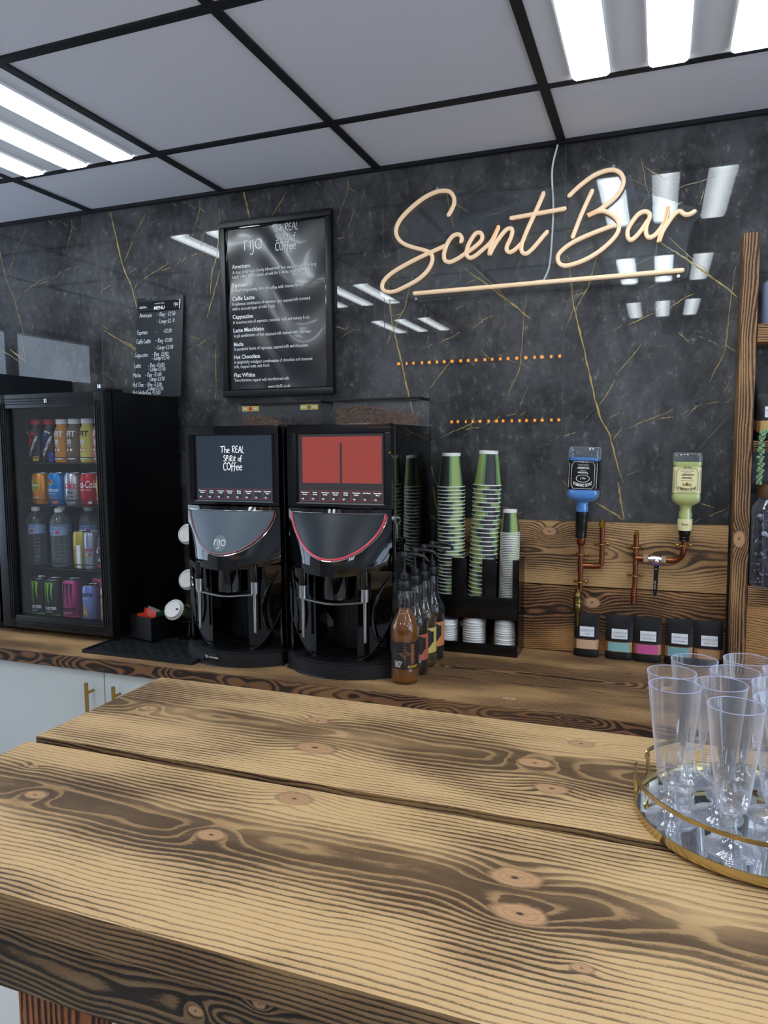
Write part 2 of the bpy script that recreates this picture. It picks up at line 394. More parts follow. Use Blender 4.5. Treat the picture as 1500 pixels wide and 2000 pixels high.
# common materials
pbr('ceiling_tile', '#dddce2', .9, noise=.03, nscale=250)
pbr('black_metal', '#0e0f11', .35); pbr('grid_black', '#131419', .55)
pbr('gloss_black', '#040405', .05, spec=.6, coat=.3); pbr('satin_black', '#0b0b0d', .38); pbr('matt_black', '#16171a', .55)
pbr('white_paint', '#e9ebec', .6); pbr('fitting_white', '#e2e2e6', .5); pbr('cabinet_white', '#c9cecb', .25)
pbr('brass', '#b08d45', .25, metal=1); pbr('pale_gold', '#c9b785', .18, metal=1); pbr('copper', '#8c5238', .36, metal=1, noise=.25, nscale=60)
pbr('steel', '#bdbdbd', .28, metal=1); pbr('chrome', '#dedede', .08, metal=1)
pbr('white_plastic', '#eceae6', .35); pbr('white_card', '#e8e6e0', .55); pbr('ink_white', '#f0f0ee', .6); pbr('ink_black', '#0c0c0c', .6)
pbr('chalk', '#d6dade', .9); pbr('ink_red', '#a82538', .5); pbr('mirror', '#e8ecf0', .02, metal=1)
pbr('gold_vein', '#b39a55', .25, spec=.6); pbr('pale_vein', '#8d8466', .25, spec=.6); pbr('seam', '#55565a', .3)
marble(); cup_mat()
clear('acrylic', (.95, .97, .98), 1., .028, .02, edge=.25, edgecol=(.6, .65, .7)); clear('door_glass', (.93, .95, .97), 1., .03, .01)
clear('flute_plastic', (.985, .985, .99), 1., .045, .03, edge=.30, edgecol=(.88, .90, .98)); clear('hopper_plastic', (.97, .97, .97), 1., .03, .02, edge=.06)
clear('bottle_clear', (.90, .93, .95), 1., .07, .03, edge=.3, edgecol=(.75, .82, .88))
SIGN = {'S': [(-.652,2.304),(-.642,2.319),(-.633,2.339),(-.635,2.359),(-.648,2.376),(-.671,2.382),(-.697,2.38),(-.73,2.369),(-.766,2.349),(-.803,2.321),(-.824,2.296),(-.831,2.27),(-.822,2.247),(-.802,2.229),(-.771,2.215),(-.738,2.204),(-.716,2.194),(-.706,2.178),(-.71,2.156),(-.728,2.131),(-.759,2.109),(-.796,2.093),(-.834,2.08),(-.863,2.08),(-.88,2.092),(-.877,2.113),(-.855,2.134),(-.817,2.154),(-.771,2.173),(-.726,2.189),(-.689,2.201),(-.661,2.21)],'c': [(-.61,2.217),(-.608,2.229),(-.617,2.24),(-.634,2.239),(-.65,2.225),(-.661,2.204),(-.667,2.182),(-.663,2.163),(-.646,2.157),(-.622,2.165),(-.598,2.178),(-.571,2.193),(-.548,2.21),(-.541,2.225),(-.548,2.238),(-.563,2.237),(-.579,2.218),(-.59,2.195),(-.592,2.175),(-.581,2.164),(-.563,2.169),(-.54,2.185),(-.517,2.203),(-.502,2.225),(-.49,2.249)],'n': [(-.49,2.249),(-.5,2.227),(-.511,2.2),(-.517,2.179),(-.517,2.169),(-.506,2.189),(-.487,2.216),(-.466,2.238),(-.451,2.241),(-.446,2.232),(-.451,2.212),(-.462,2.19),(-.463,2.176),(-.453,2.169),(-.438,2.175),(-.419,2.191)],'t': [(-.351,2.335),(-.362,2.31),(-.378,2.276),(-.394,2.243),(-.408,2.212),(-.417,2.186),(-.415,2.166),(-.402,2.16),(-.386,2.17),(-.368,2.188),(-.352,2.206),(-.339,2.219)],'bar': [(-.45,2.272),(-.287,2.282)],'B1': [(-.207,2.324),(-.223,2.291),(-.24,2.253),(-.252,2.222),(-.262,2.196)],'B2': [(-.274,2.318),(-.256,2.334),(-.231,2.352),(-.203,2.368),(-.171,2.377),(-.145,2.376),(-.126,2.363),(-.118,2.343),(-.123,2.321),(-.14,2.298),(-.162,2.282),(-.19,2.265),(-.219,2.254),(-.194,2.262),(-.173,2.262),(-.151,2.25),(-.133,2.231),(-.128,2.209),(-.136,2.188),(-.157,2.166),(-.185,2.145),(-.22,2.127),(-.256,2.116),(-.285,2.113),(-.302,2.123),(-.305,2.144),(-.29,2.162),(-.261,2.18),(-.225,2.194),(-.186,2.206),(-.145,2.217)],'a': [(-.044,2.224),(-.043,2.238),(-.055,2.247),(-.072,2.243),(-.088,2.226),(-.102,2.202),(-.103,2.181),(-.094,2.17),(-.079,2.179),(-.064,2.197),(-.051,2.216),(-.046,2.221),(-.052,2.201),(-.051,2.181),(-.043,2.172),(-.029,2.176),(-.013,2.193),(.0,2.216),(.007,2.25)],'r': [(.007,2.25),(.001,2.219),(-.008,2.193),(-.016,2.157),(-.006,2.185),(.01,2.211),(.026,2.232),(.039,2.237),(.052,2.227),(.066,2.226),(.078,2.232)],'u': [(-.767,2.067),(.05,2.07)]}
BOARD = [(-.897,2.099),(-.884,2.121),(-.854,2.15),(-.825,2.17),(-.819,2.193),(-.833,2.221),(-.85,2.257),(-.847,2.291),(-.824,2.319),(-.787,2.353),(-.742,2.381),(-.693,2.398),(-.654,2.4),(-.622,2.381),(-.606,2.35),(-.614,2.322),(-.624,2.29),(-.614,2.266),(-.591,2.251),(-.552,2.256),(-.514,2.257),(-.483,2.27),(-.457,2.289),(-.413,2.295),(-.387,2.302),(-.369,2.332),(-.351,2.35),(-.33,2.343),(-.344,2.35),(-.329,2.336),(-.292,2.331),(-.263,2.353),(-.228,2.375),(-.182,2.392),(-.147,2.393),(-.116,2.379),(-.098,2.356),(-.097,2.311),(-.091,2.282),(-.072,2.266),(-.042,2.262),(-.011,2.262),(.009,2.268),(.029,2.258),(.071,2.251),(.088,2.24),(.092,2.219),(.076,2.202),(.06,2.199),(.06,2.134),(.068,2.076),(.062,2.052),(.044,2.045),(-.057,2.046),(-.233,2.046),(-.355,2.046),(-.543,2.046),(-.751,2.041),(-.771,2.048),(-.788,2.057),(-.826,2.053),(-.872,2.058),(-.891,2.075)]
VEINS = [[(-.274,2.116),(-.269,2.066),(-.262,2.012),(-.253,1.976),(-.242,1.928),(-.224,1.856),(-.209,1.789),(-.189,1.705),(-.17,1.646),(-.147,1.603),(-.129,1.54),(-.11,1.473),(-.101,1.45)],[(-.2,2.109),(-.213,2.054),(-.233,2.022),(-.247,1.995),(-.253,1.976)],[(-.219,2.046),(-.233,2.031),(-.26,2.026)],[(-.117,1.452),(-.11,1.41),(-.097,1.338)],[(-.183,1.389),(-.146,1.366),(-.097,1.334)],[(.085,2.084),(.118,2.058),(.155,2.03),(.2,1.988)],[(-.141,1.914),(-.113,1.928)],[(-.098,1.927),(-.063,1.941),(-.025,1.959)],[(.017,1.968),(.054,1.993),(.083,2.006)],[(-.042,2.034),(-.011,2.043)],[(.047,1.896),(.074,1.867)],[(.103,1.881),(.116,1.875)],[(.127,1.872),(.155,1.851)],[(.175,1.852),(.199,1.833)],[(.193,2.074),(.185,2.002),(.176,1.891),(.172,1.836),(.148,1.782),(.133,1.745)],[(.199,1.778),(.174,1.716)],[(-.091,1.615),(-.056,1.633),(-.013,1.649),(.036,1.67)],[(-.005,1.643),(.04,1.65)],[(.061,1.657),(.078,1.666)],[(.084,1.663),(.111,1.684)],[(.129,1.684),(.162,1.691)],[(.177,1.685),(.193,1.698)],[(-.177,1.688),(-.141,1.745),(-.134,1.765)],[(-.13,1.778),(-.091,1.825),(-.057,1.868)],[(-.153,1.646),(-.116,1.665)],[(-.134,1.582),(-.115,1.609)],[(-.291,1.592),(-.245,1.607)],[(-.09,1.473),(-.056,1.488)],[(.119,1.391),(.157,1.378)],[(.143,1.353),(.189,1.376)],[(.095,1.329),(.121,1.344)],[(-.283,1.922),(-.259,1.987)],[(-.317,1.653),(-.292,1.699)],[(-.318,1.73),(-.306,1.759)],[(-.289,1.457),(-.268,1.44)],[(-.283,2.222),(-.264,2.225)],[(-.246,2.233),(-.221,2.243),(-.178,2.256)],[(-.071,2.407),(-.065,2.379),(-.046,2.289)],[(-.062,2.382),(-.031,2.36),(.0,2.339)],[(.034,2.31),(.064,2.318),(.103,2.324),(.135,2.332)],[(-.01,2.161),(.019,2.137),(.043,2.121),(.077,2.093),(.111,2.066),(.144,2.039)],[(.011,2.173),(.06,2.123),(.117,2.069)],[(-.135,2.087),(-.069,2.107),(-.032,2.125)],[(-.007,2.112),(.026,2.123)],[(-.256,2.149),(-.238,2.159)],[(-.227,2.161),(-.201,2.17)],[(-.285,2.152),(-.274,2.133),(-.266,2.069),(-.263,2.024)],[(-.18,2.171),(-.2,2.108),(-.217,2.05)],[(-.086,2.214),(-.055,2.233)],[(-.038,2.238),(-.004,2.249)],[(.012,2.257),(.046,2.269)],[(-.022,2.159),(-.025,2.12)],[(.095,2.265),(.101,2.292)],[(-.315,2.441),(-.285,2.415)],[(-.326,2.386),(-.285,2.397)],[(-.284,2.346),(-.295,2.278),(-.303,2.229)]]
LVEINS = [[(-2.589,2.283),(-2.568,2.217),(-2.545,2.171),(-2.518,2.08),(-2.502,1.931)],[(-2.034,2.488),(-1.983,2.303),(-1.951,2.205),(-1.924,2.132),(-1.898,2.064)],[(-2.085,2.318),(-2.125,2.231),(-2.149,2.142)],[(-2.223,2.434),(-2.156,2.376)],[(-2.122,2.424),(-2.132,2.317)],[(-1.884,2.208),(-1.817,2.235),(-1.759,2.261)],[(-1.738,2.251),(-1.688,2.275)],[(-1.681,2.274),(-1.619,2.28),(-1.563,2.319)],[(-1.519,2.432),(-1.534,2.277),(-1.56,2.207),(-1.569,2.128)],[(-1.518,2.237),(-1.548,2.149),(-1.586,2.047)],[(-1.62,2.443),(-1.544,2.376)],[(-1.558,2.447),(-1.617,2.331)],[(-2.066,2.03),(-1.984,1.986),(-1.911,1.94)],[(-2.611,1.988),(-2.502,1.925)],[(-1.552,1.936),(-1.558,1.748)],[(-1.652,1.938),(-1.547,1.99)],[(-1.623,2.438),(-1.657,2.352)],[(-2.479,2.201),(-2.372,2.252)]]
# ------------------------------------------------------------------ the room
CZ = 2.491
GX0, GY0 = -.3015, -.3754
mb = MB(); mb.box(-3.7, 2.5, -3.6, .05, CZ, CZ+.03, 'ceiling_tile'); struct(mb.build('ceiling'))
mb = MB()
for i in range(-6, 6):
    x = GX0+.6*i
    if -3.6 < x < 2.4: mb.box(x-.0125, x+.0125, -3.5, 0, CZ-.006, CZ+.001, 'grid_black')
for j in range(0, 6):
    y = GY0-.6*j; mb.box(-3.6, 2.4, y-.0125, y+.0125, CZ-.0062, CZ+.001, 'grid_black')
mb.box(-3.6, 2.4, -.016, 0, CZ-.012, CZ+.001, 'grid_black')
struct(mb.build('trim_1'))
pbr('floor_vinyl', '#cfccc8', .4, noise=.12, nscale=3); pbr('grey_wall', '#a2a2a6', .7); pbr('pale_wall', '#dadbde', .7)
mb = MB(); mb.box(-3.7, 2.5, -3.6, .05, -.03, 0, 'floor_vinyl'); struct(mb.build('floor'))
mb = MB(); mb.box(-3.6, 2.4, -3.6, -3.5, 0, CZ, 'grey_wall'); struct(mb.build('wall_front'))
mb = MB()
mb.box(2.4, 2.5, -3.6, -3.2, 0, CZ, 'pale_wall'); mb.box(2.4, 2.5, -.9, .05, 0, CZ, 'pale_wall'); mb.box(2.4, 2.5, -3.2, -.9, 0, .5, 'pale_wall'); mb.box(2.4, 2.5, -3.2, -.9, 2.3, CZ, 'pale_wall'); struct(mb.build('wall_right'))
mb = MB()
for y in (-3.2, -2.45, -1.7, -.94): mb.box(2.42, 2.48, y, y+.04, .5, 2.3, 'satin_black')
mb.box(2.42, 2.48, -3.2, -.9, .5, .54, 'satin_black'); mb.box(2.42, 2.48, -3.2, -.9, 2.26, 2.3, 'satin_black'); struct(mb.build('fill_window'))  # unseen window opening added to let in fill daylight from the right
mb = MB()
mb.box(-3.7, -3.6, -3.6, -1.75, 0, CZ, 'pale_wall'); mb.box(-3.7, -3.6, -.3, .05, 0, CZ, 'pale_wall')
mb.box(-3.7, -3.6, -1.75, -.3, 0, .9, 'pale_wall'); mb.box(-3.7, -3.6, -1.75, -.3, 2.3, CZ, 'pale_wall'); struct(mb.build('wall_left'))
mb = MB()
for y in (-1.75, -1.05, -.34): mb.box(-3.68, -3.62, y, y+.04, .9, 2.3, 'satin_black')
mb.box(-3.68, -3.62, -1.75, -.3, .9, .94, 'satin_black'); mb.box(-3.68, -3.62, -1.75, -.3, 2.26, 2.3, 'satin_black')
struct(mb.build('window_1'))
# back wall: black marble-look panels 0.595 m wide with their veins and joints
mb = MB(); mb.box(-3.7, 2.5, 0, .05, 0, CZ, 'black_marble')
wallp = lambda u, v: (u, -.0006, v)
def vein(pts, wd, mat, x0, x1):
    pp = [(p.x, p.y) for p in cat([(a, b, 0) for a, b in pts], 5)] if len(pts) > 2 else [(pts[0][0]+(pts[1][0]-pts[0][0])*t/6, pts[0][1]+(pts[1][1]-pts[0][1])*t/6) for t in range(7)]
    pp = [(a+rnd.uniform(-.0013, .0013), b+rnd.uniform(-.0013, .0013)) for a, b in pp]
    L = len(pp); ws = [wd*(.35+.65*math.sin(PI*min(1, (i+.4)/L*1.0)))*rnd.uniform(.35, 1.25) for i in range(L)]
    run = []; rw = []
    for p, q in zip(pp, ws):
        if x0 < p[0] < x1 and .9 < p[1] < CZ-.01: run.append(p); rw.append(q)
        else:
            if len(run) > 1: mb.ribbon(run, rw, mat, wallp)
            run = []; rw = []
    if len(run) > 1: mb.ribbon(run, rw, mat, wallp)
BIG = (0, 3, 4, 5, 40)
for (dx, dz, x0, x1) in ((0, 0, -.287, .31), (-.595, -.022, -.882, -.29), (-1.186, .592, -1.476, -.884), (-1.779, .592, -2.073, -1.478), (-2.374, .592, -2.67, -2.075), (.595, .59, .312, .9)):
    for i, v in enumerate(VEINS):
        wd = .0052 if i in BIG else .0024
        vein([(a+dx, b+dz) for a, b in v], wd, 'gold_vein' if i in BIG or i % 3 else 'pale_vein', x0, x1)
for v in LVEINS[12:15]: vein(v, .003, 'gold_vein', -2.67, -1.478)
for v in LVEINS[8:10]: vein(v, .004, 'gold_vein', -2.67, -1.478)
for i in range(26):                                         # short faint hairlines
    x, z = rnd.uniform(-2.6, .2), rnd.uniform(1.4, 2.45); a = rnd.uniform(.5, 1.2)*rnd.choice((1, 1, -1)); l = rnd.uniform(.04, .14)
    vein([(x, z), (x+l*math.cos(a), z+l*math.sin(a))], .0012, 'pale_vein', -2.7, .31)
for x in (-2.671, -2.074, -1.477, -.883, -.2885, .311): mb.box(x-.0007, x+.0007, -.0012, 0, .9, CZ, 'seam')
struct(mb.build('wall_back'))

# ceiling lights: three-tube fittings, every other bay
mt = bpy.data.materials.new('tube_diffuser'); mt.use_nodes = True; X.nt = nt = mt.node_tree
pb = nt.nodes['Principled BSDF']; pb.inputs['Base Color'].default_value = (.8, .85, .88, 1); pb.inputs['Roughness'].default_value = .3
ox, oy, oz = xyz()
core = (0-(ox*ox)/.0011).exp()                                # brightest along the lamp behind the prismatic cover
ribs = (oy*230).frac().step(.35, .65)*.12+.92
pb.inputs['Emission Color'].default_value = (.86, .95, 1.0, 1)
nt.links.new((((core*.75 + .25)*ribs)*TUBE_STRENGTH).v, pb.inputs['Emission Strength']); MATS['tube_diffuser'] = mt
def light_fitting():
    t = thing('ceiling_light', 'x', 'light', (0, 0, CZ), group='square ceiling lights')
    m = MB(); m.box(-.2875, .2875, -.2875, .2875, -.004, 0, 'fitting_white')
    for x in (-.18, 0, .18):
        for s in (-1, 1): m.box(x+s*.048-.002, x+s*.048+.002, -.27, .27, -.010, -.004, 'white_paint')
    m.build('housing', t)
    for x in (-.18, 0, .18):
        m = MB(); out = [(-.043, 0), (-.043, -.006), (-.036, -.010), (.036, -.010), (.043, -.006), (.043, 0)]
        m.prism([(a, b-.004) for a, b in out], -.283, .278, 'tube_diffuser', 'xz'); m.build('diffuser', t, loc=(x, 0, 0))
    return t
L0 = light_fitting()
LG = ['square three-tube ceiling light at the upper left, over the drinks fridge', 'square three-tube ceiling light at the upper right, above the glowing script sign',
      'square three-tube ceiling light behind the viewer, seen mirrored in the marble wall']
first = True
for j in (0, 2, 4):
    for i in (-3, 0, 3):
        x = GX0+.6*i+.3; y = GY0-.6*j-.3
        lab = LG[0] if (i, j) == (-3, 0) else LG[1] if (i, j) == (0, 0) else LG[2]
        o = L0 if first else dup(L0)
        first = False; o.location = (x, y, CZ); o['label'] = lab
        o['group'] = 'square ceiling lights' if lab == LG[2] else 'lights over the counter'

# ------------------------------------------------------------------ counter, cabinets, cladding, post
wood('counter_plank_wood', 'xyz', 165, -.30, .05, .012, 2.0, [(-.35, -.52, .014, 2.5), (.05, -.30, .02, 3)], burn=.85, light='#b58e60', mid='#7d5c3b', dark='#33221a')
wood('clad_wood', 'xzy', 150, 1.235, .035, .05, 4.4, [(-.32, 1.295, .014, 3.5)], burn=.48, light='#c19a68', mid='#896440', dark='#33221a', wob=.024, soft=.2)
wood('clad_wood_low', 'xzy', 140, 1.04, .03, .04, 7.7, [(-.185, 1.075, .016, 4)], burn=.75, light='#b58552', mid='#744c2c', dark='#2a1a12', wob=.03, soft=.15)
wood('post_wood', 'zxy', 210, .26, .03, .006, 1.7, [(1.30, .218, .015, 3)], burn=.75, light='#c39a68', mid='#8b6440', dark='#3a2418', wob=.006, lines=1., w0=-.10)
wood('shelf_wood', 'xzy', 150, 1.2, .04, .03, 5.5, burn=.9, light='#b98a5a', mid='#7a5332', dark='#25170f', w0=-.10)
wood('edge_wood', 'xzy', 210, .885, .012, .05, 3.1, burn=.70, light='#9a6f45', mid='#70492a', dark='#21140d', wob=.028, w0=-.59)
CT = .91
wt = thing('worktop', 'long dark-stained plank worktop running along the marble wall, carrying the coffee machines and fridge', 'counter', (0, 0, CT))
for k, (y0, y1) in enumerate(((-.585, -.395), (-.392, -.20), (-.197, -.002))):
    m = MB(); m.box(-3.3, 1.2, y0, y1, -.04, 0, 'counter_plank_wood', .003)
    m.build('plank', wt)
m = MB(); m.box(-3.3, 1.2, -.590, -.5852, -.0395, -.0015, MATS['edge_wood']); 
m.v = [(a, b, c+CT) for a, b, c in m.v]; e = m.build('burnt_edge'); e.parent = wt; e.location = (0, 0, -CT); e['label'] = 'dark burnt front edge with swirling grain'
# base cabinets
for i, x in enumerate((-3.125, -2.625, -2.125, -1.625, -1.125)):
    lab = {3: 'pale grey base cabinet whose brass handle shows just behind the plank table corner',
           2: 'pale grey glossy base cabinet under the fridge, brass bar handle near its right edge', 1: 'pale grey base cabinet left of the one with the upright brass handle'}.get(i, 'pale grey base cabinet hidden behind the plank table' if i == 4 else 'pale grey base cabinet at the far left end')
    t = thing('base_cabinet', lab, 'cabinet', (x, -.55, 0))
    m = MB(); m.box(0.001, .499, 0, .50, .10, .868, 'cabinet_white'); m.box(.001, .499, .04, .50, 0, .10, 'satin_black'); m.build('body', t)
    m = MB(); m.box(.002, .498, -.02, -.001, .12, .862, 'cabinet_white', .0015); d = m.build('door', t)
    hx = .455 if i % 2 == 0 else .06
    m = MB(); m.tube([(hx, -.05, .66), (hx, -.05, .832)], .006, 'brass', 12)
    for z in (.69, .80): m.tube([(hx, -.05, z), (hx, -.02, z)], .0045, 'brass', 10)
    m.build('handle', d)
t = tag((lambda m: (m.box(-.62, 1.2, -.575, -.55, .80, .869, 'shelf_wood'), m.build('timber_rail'))[1])(MB()), 'brown timber rail under the worktop edge behind the plank table', 'rail')
# cladding boards on the wall
for (z0, z1, mt_, lab) in ((1.126, 1.327, 'clad_wood', 'upper burnt-grain wooden board on the wall behind the inverted bottles'),
                           (.912, 1.122, 'clad_wood_low', 'lower darker wooden board on the wall behind the foil pouches')):
    m = MB(); m.box(-.63, .196, 0, .03, z0, z1, mt_, .002); o = m.build('wall_board', loc=(0, -.031, 0)); tag(o, lab, 'board')
m = MB(); m.box(.203, .243, -.10, -.002, CT, 2.14, 'post_wood', .0015); tag(m.build('timber_post'), 'tall upright timber post between marble wall and the right-hand shelves', 'post')

# ------------------------------------------------------------------ shelving at the right
sh = thing('shelf_unit', 'wooden shelving to the right of the timber post holding laundry scents', 'shelving', (.245, 0, CT))
def shelf(z0, z1, y0=-.10, mt_='shelf_wood'):
    m = MB(); m.box(.0, .85, y0, -.004, z0-CT, z1-CT, mt_, .002); m.build('shelf', sh)
shelf(1.845, 1.894); shelf(1.545, 1.575); shelf(1.114, 1.165)
m = MB(); m.box(.0, .85, -.09, -.075, 0, 1.114-CT, 'clad_wood_low'); m.build('front_board', sh)
m = MB(); m.box(.81, .85, -.10, -.004, 0, 1.25, 'post_wood'); m.build('upright', sh)

# ------------------------------------------------------------------ front plank table
TT = 1.05
kb = [(-.545, -1.271, .022, 2.2), (-.596, -1.156, .014, 2), (-.178, -1.207, .017, 2.6), (-.14, -1.289, .016, 2), (-.115, -1.101, .013, 2.2), (-.944, -1.208, .012, 3)]
kf = [(-.499, -1.438, .017, -2.2), (-.558, -1.568, .014, 2.2), (-.877, -1.56, .012, 2.5), (-.152, -1.528, .020, 2.4), (-.134, -1.595, .019, -2.2), (-.959, -1.484, .006, 1), (-.06, -1.66, .007, 1)]
TL, TM, TD = '#cfaa79', '#92704a', '#493523'
wood('table_back_wood', 'xyz', 118, -1.20, .055, .020, 11.3, kb, TL, TM, TD, burn=.60, wob=.013, soft=.30, flat=.26)
wood('table_front_wood', 'xyz', 112, -1.555, .050, .022, 23.9, kf, TL, TM, TD, burn=.60, wob=.013, soft=.30, flat=.26)
wood('apron_wood', 'xzy', 135, .965, .012, .035, 31.0, [(-.46, .955, .006, 2.5), (-.38, .985, .005, 2)], '#b39a70', '#6e5236', '#1a120d', burn=1.0, wob=.03, w0=-1.75)
wood('leg_wood', 'zxy', 110, -.62, .03, .03, 17., (), '#c07d4a', '#8c4f2a', '#26160e', burn=.7, w0=-1.735)
tb = thing('plank_table', 'big bar table of two wide burnt-grain planks filling the foreground', 'table', (0, 0, TT))
wood('table_side_wood', 'xzy', 150, 1.02, .03, .015, 41., (), '#9c7b52', '#6f5236', '#2e1f15', burn=.75, wob=.012, w0=-1.765)
def side_mat(o, mt_):
    o.data.materials.append(MATS[mt_]); k = len(o.data.materials)-1
    for p in o.data.polygons:
        if p.normal.z < .6: p.material_index = k
m = MB(); m.box(-1.046, 1.15, -1.394, -1.034, -.045, 0, 'table_back_wood', .002); o = m.build('plank', tb); side_mat(o, 'table_side_wood')
m = MB(); m.box(-1.052, 1.15, -1.765, -1.404, -.050, -.006, 'table_front_wood', .002); o = m.build('plank', tb); side_mat(o, 'table_side_wood')
m = MB(); m.box(-1.02, 1.12, -1.75, -1.725, .908, .9995, 'apron_wood', .002)
m.box(-1.02, 1.12, -1.07, -1.05, .908, 1.0015, 'apron_wood', .002); m.box(-1.02, -.995, -1.725, -1.07, .908, 1.0015, 'apron_wood', .002)
a = m.build('apron', tb, loc=(0, 0, -TT)); a['label'] = 'blackened apron board with pale knots'
for (x0, x1, y0, y1) in ((-.735, -.62, -1.735, -1.70), (.95, 1.06, -1.735, -1.70), (-.99, -.88, -1.12, -1.085), (.95, 1.06, -1.12, -1.085)):
    m = MB(); m.box(x0, x1, y0, y1, .0, .912 if y0 > -1.3 else .907, 'leg_wood', .002); m.build('leg', tb, loc=(0, 0, -TT))
# ------------------------------------------------------------------ glowing script sign
pbr('neon_peach', '#f8d8b2', .45, emit=rgb('#ffd9b0'), es=.22)
sg = thing('script_sign', 'large peach handwritten lettering sign with underline on clear acrylic, high on the marble wall', 'sign', (-.4, -.028, 2.2))
so = Vector((-.4, -.028, 2.2))
NAMES = {'S': 'letter_stroke', 'u': 'underline_tube'}
for k, pts in SIGN.items():
    m = MB(); P = cat([(a-so.x, 0, c-so.z) for a, c in pts], 5) if len(pts) > 2 else [Vector((a-so.x, 0, c-so.z)) for a, c in pts]
    rr = .0062 if k != 'u' else .0066
    m.tube(P, rr, 'neon_peach', 10)
    for e in (P[0], P[-1]): m.lathe([(0.0001, -rr), (rr*.7, -rr*.7), (rr, 0), (rr*.7, rr*.7), (0.0001, rr)], 'neon_peach', 10, e)
    m2 = MB()
    m.tube([p+Vector((0, .006, 0)) for p in P], rr*.9, 'neon_peach', 8)
    m.build(NAMES.get(k, 'letter_stroke'), sg)
m = MB()
bd = [(a-so.x, c-so.z) for a, c in BOARD]
bd2 = [q for i, q in enumerate(bd) if i not in (28, 29)]
m.prism(bd2, .012, .016, 'acrylic', 'xz'); m.build('acrylic_backing', sg)
for (x, z) in ((-.690, 2.391), (-.147, 2.388), (-.763, 2.050), (.04, 2.055)):
    m = MB(); m.lathe([(.0045, 0), (.0045, .008), (.002, .008), (.002, .002)], 'chrome', 12, M=Matrix.Rotation(PI/2, 4, 'X')); m.build('fixing_screw', sg, loc=(x-so.x, .012, z-so.z))
m = MB(); m.tube([p - so for p in cat([(-.312, -.006, 2.485), (-.329, -.006, 2.406), (-.324, -.006, 2.30), (-.327, -.006, 2.2), (-.334, -.006, 2.12), (-.350, -.008, 2.078)], 6)], .0028, 'white_plastic', 8)
m.tube([(-.352-so.x, .018, 2.078-so.z), (-.42-so.x, .018, 2.074-so.z)], .003, 'white_plastic', 6)
m.build('power_cable', sg)

# ------------------------------------------------------------------ framed poster
def rijo(m, mp, mat, x, y, s, wd=.07, dots=None):
    """small rounded logo lettering: r i j o with raised dots"""
    st = [[(0, 0), (0, .55)], [(0, .35), (.1, .52), (.26, .55)], [(.42, 0), (.42, .55)], [(.62, .55), (.62, -.12), (.52, -.27), (.36, -.27)],
          [(1.02+.24*math.cos(2*PI*i/14), .27+.27*math.sin(2*PI*i/14)) for i in range(15)]]
    for q in st: m.ribbon([(x+(a-.62)*s, y+b*s) for a, b in q], wd*s, mat, mp)
    for a, b in ((.42, .72), (.62, .74)): m.ribbon([(x+(a-.62-.04)*s, y+b*s), (x+(a-.62+.04)*s, y+b*s)], wd*s, dots or mat, mp)
def spirit(m, mp, mat, x, y, s, wd=.085):
    m.hand('The REAL', s*.9, mp, mat, x, y+s*2.35, wd, 'C', .03); m.hand('SPiRit of', s*.78, mp, mat, x, y+s*1.2, wd*1.1, 'C', .03); m.hand('COffee', s*1.05, mp, mat, x, y, wd, 'C', .03)
pbr('poster_film', '#16191e', .27, spec=.9, coat=.15, noise=.1, nscale=4)
px0, px1, pz0, pz1 = -1.513, -1.066, 1.750, 2.377
ps = thing('menu_poster', 'tall black framed coffee menu poster with glossy rippled sheet on the marble wall', 'poster', ((px0+px1)/2, 0, (pz0+pz1)/2))
PW, PH = (px1-px0)/2, (pz1-pz0)/2
m = MB(); t_ = .024
for (a, b, c, d) in ((-PW, PW, PH-t_, PH), (-PW, PW, -PH, -PH+t_), (-PW, -PW+t_, -PH+t_, PH-t_), (PW-t_, PW, -PH+t_, PH-t_)): m.box(a, b, -.024, -.001, c, d, 'satin_black', .006)
for (a, b, c, d) in ((-PW+t_, PW-t_, PH-t_-.004, PH-t_), (-PW+t_, PW-t_, -PH+t_, -PH+t_+.004), (-PW+t_, -PW+t_+.004, -PH+t_, PH-t_), (PW-t_-.004, PW-t_, -PH+t_, PH-t_)): m.box(a, b, -.016, -.001, c, d, 'gloss_black')
m.build('frame', ps)
def wav(x, z): return .0030*math.sin(x*22+z*7+1.)*math.cos(z*14-x*10) + .0022*math.sin(z*31+x*14+2*math.sin(x*19)) + .0008*math.sin(x*47-z*23)
m = MB(); m.grid(lambda u, v: ((u-.5)*2*(PW-t_), -.010+wav((u-.5)*.4, (v-.5)*.6), (v-.5)*2*(PH-t_)), 44, 60, 'poster_film'); m.build('poster_sheet', ps)
m = MB(); cxp = (px0+px1)/2; czp = (pz0+pz1)/2
pm = lambda u, v: (u, -.0113+wav(u, v), v)
X_ = lambda c: -1.510+(c-668)*.000597-cxp
Z_ = lambda c: 2.378-(c-122)*.000544-czp
rijo(m, pm, 'ink_white', X_(893), Z_(318), .060, .07)
spirit(m, pm, 'ink_white', X_(1108), Z_(342), .0275, .10)
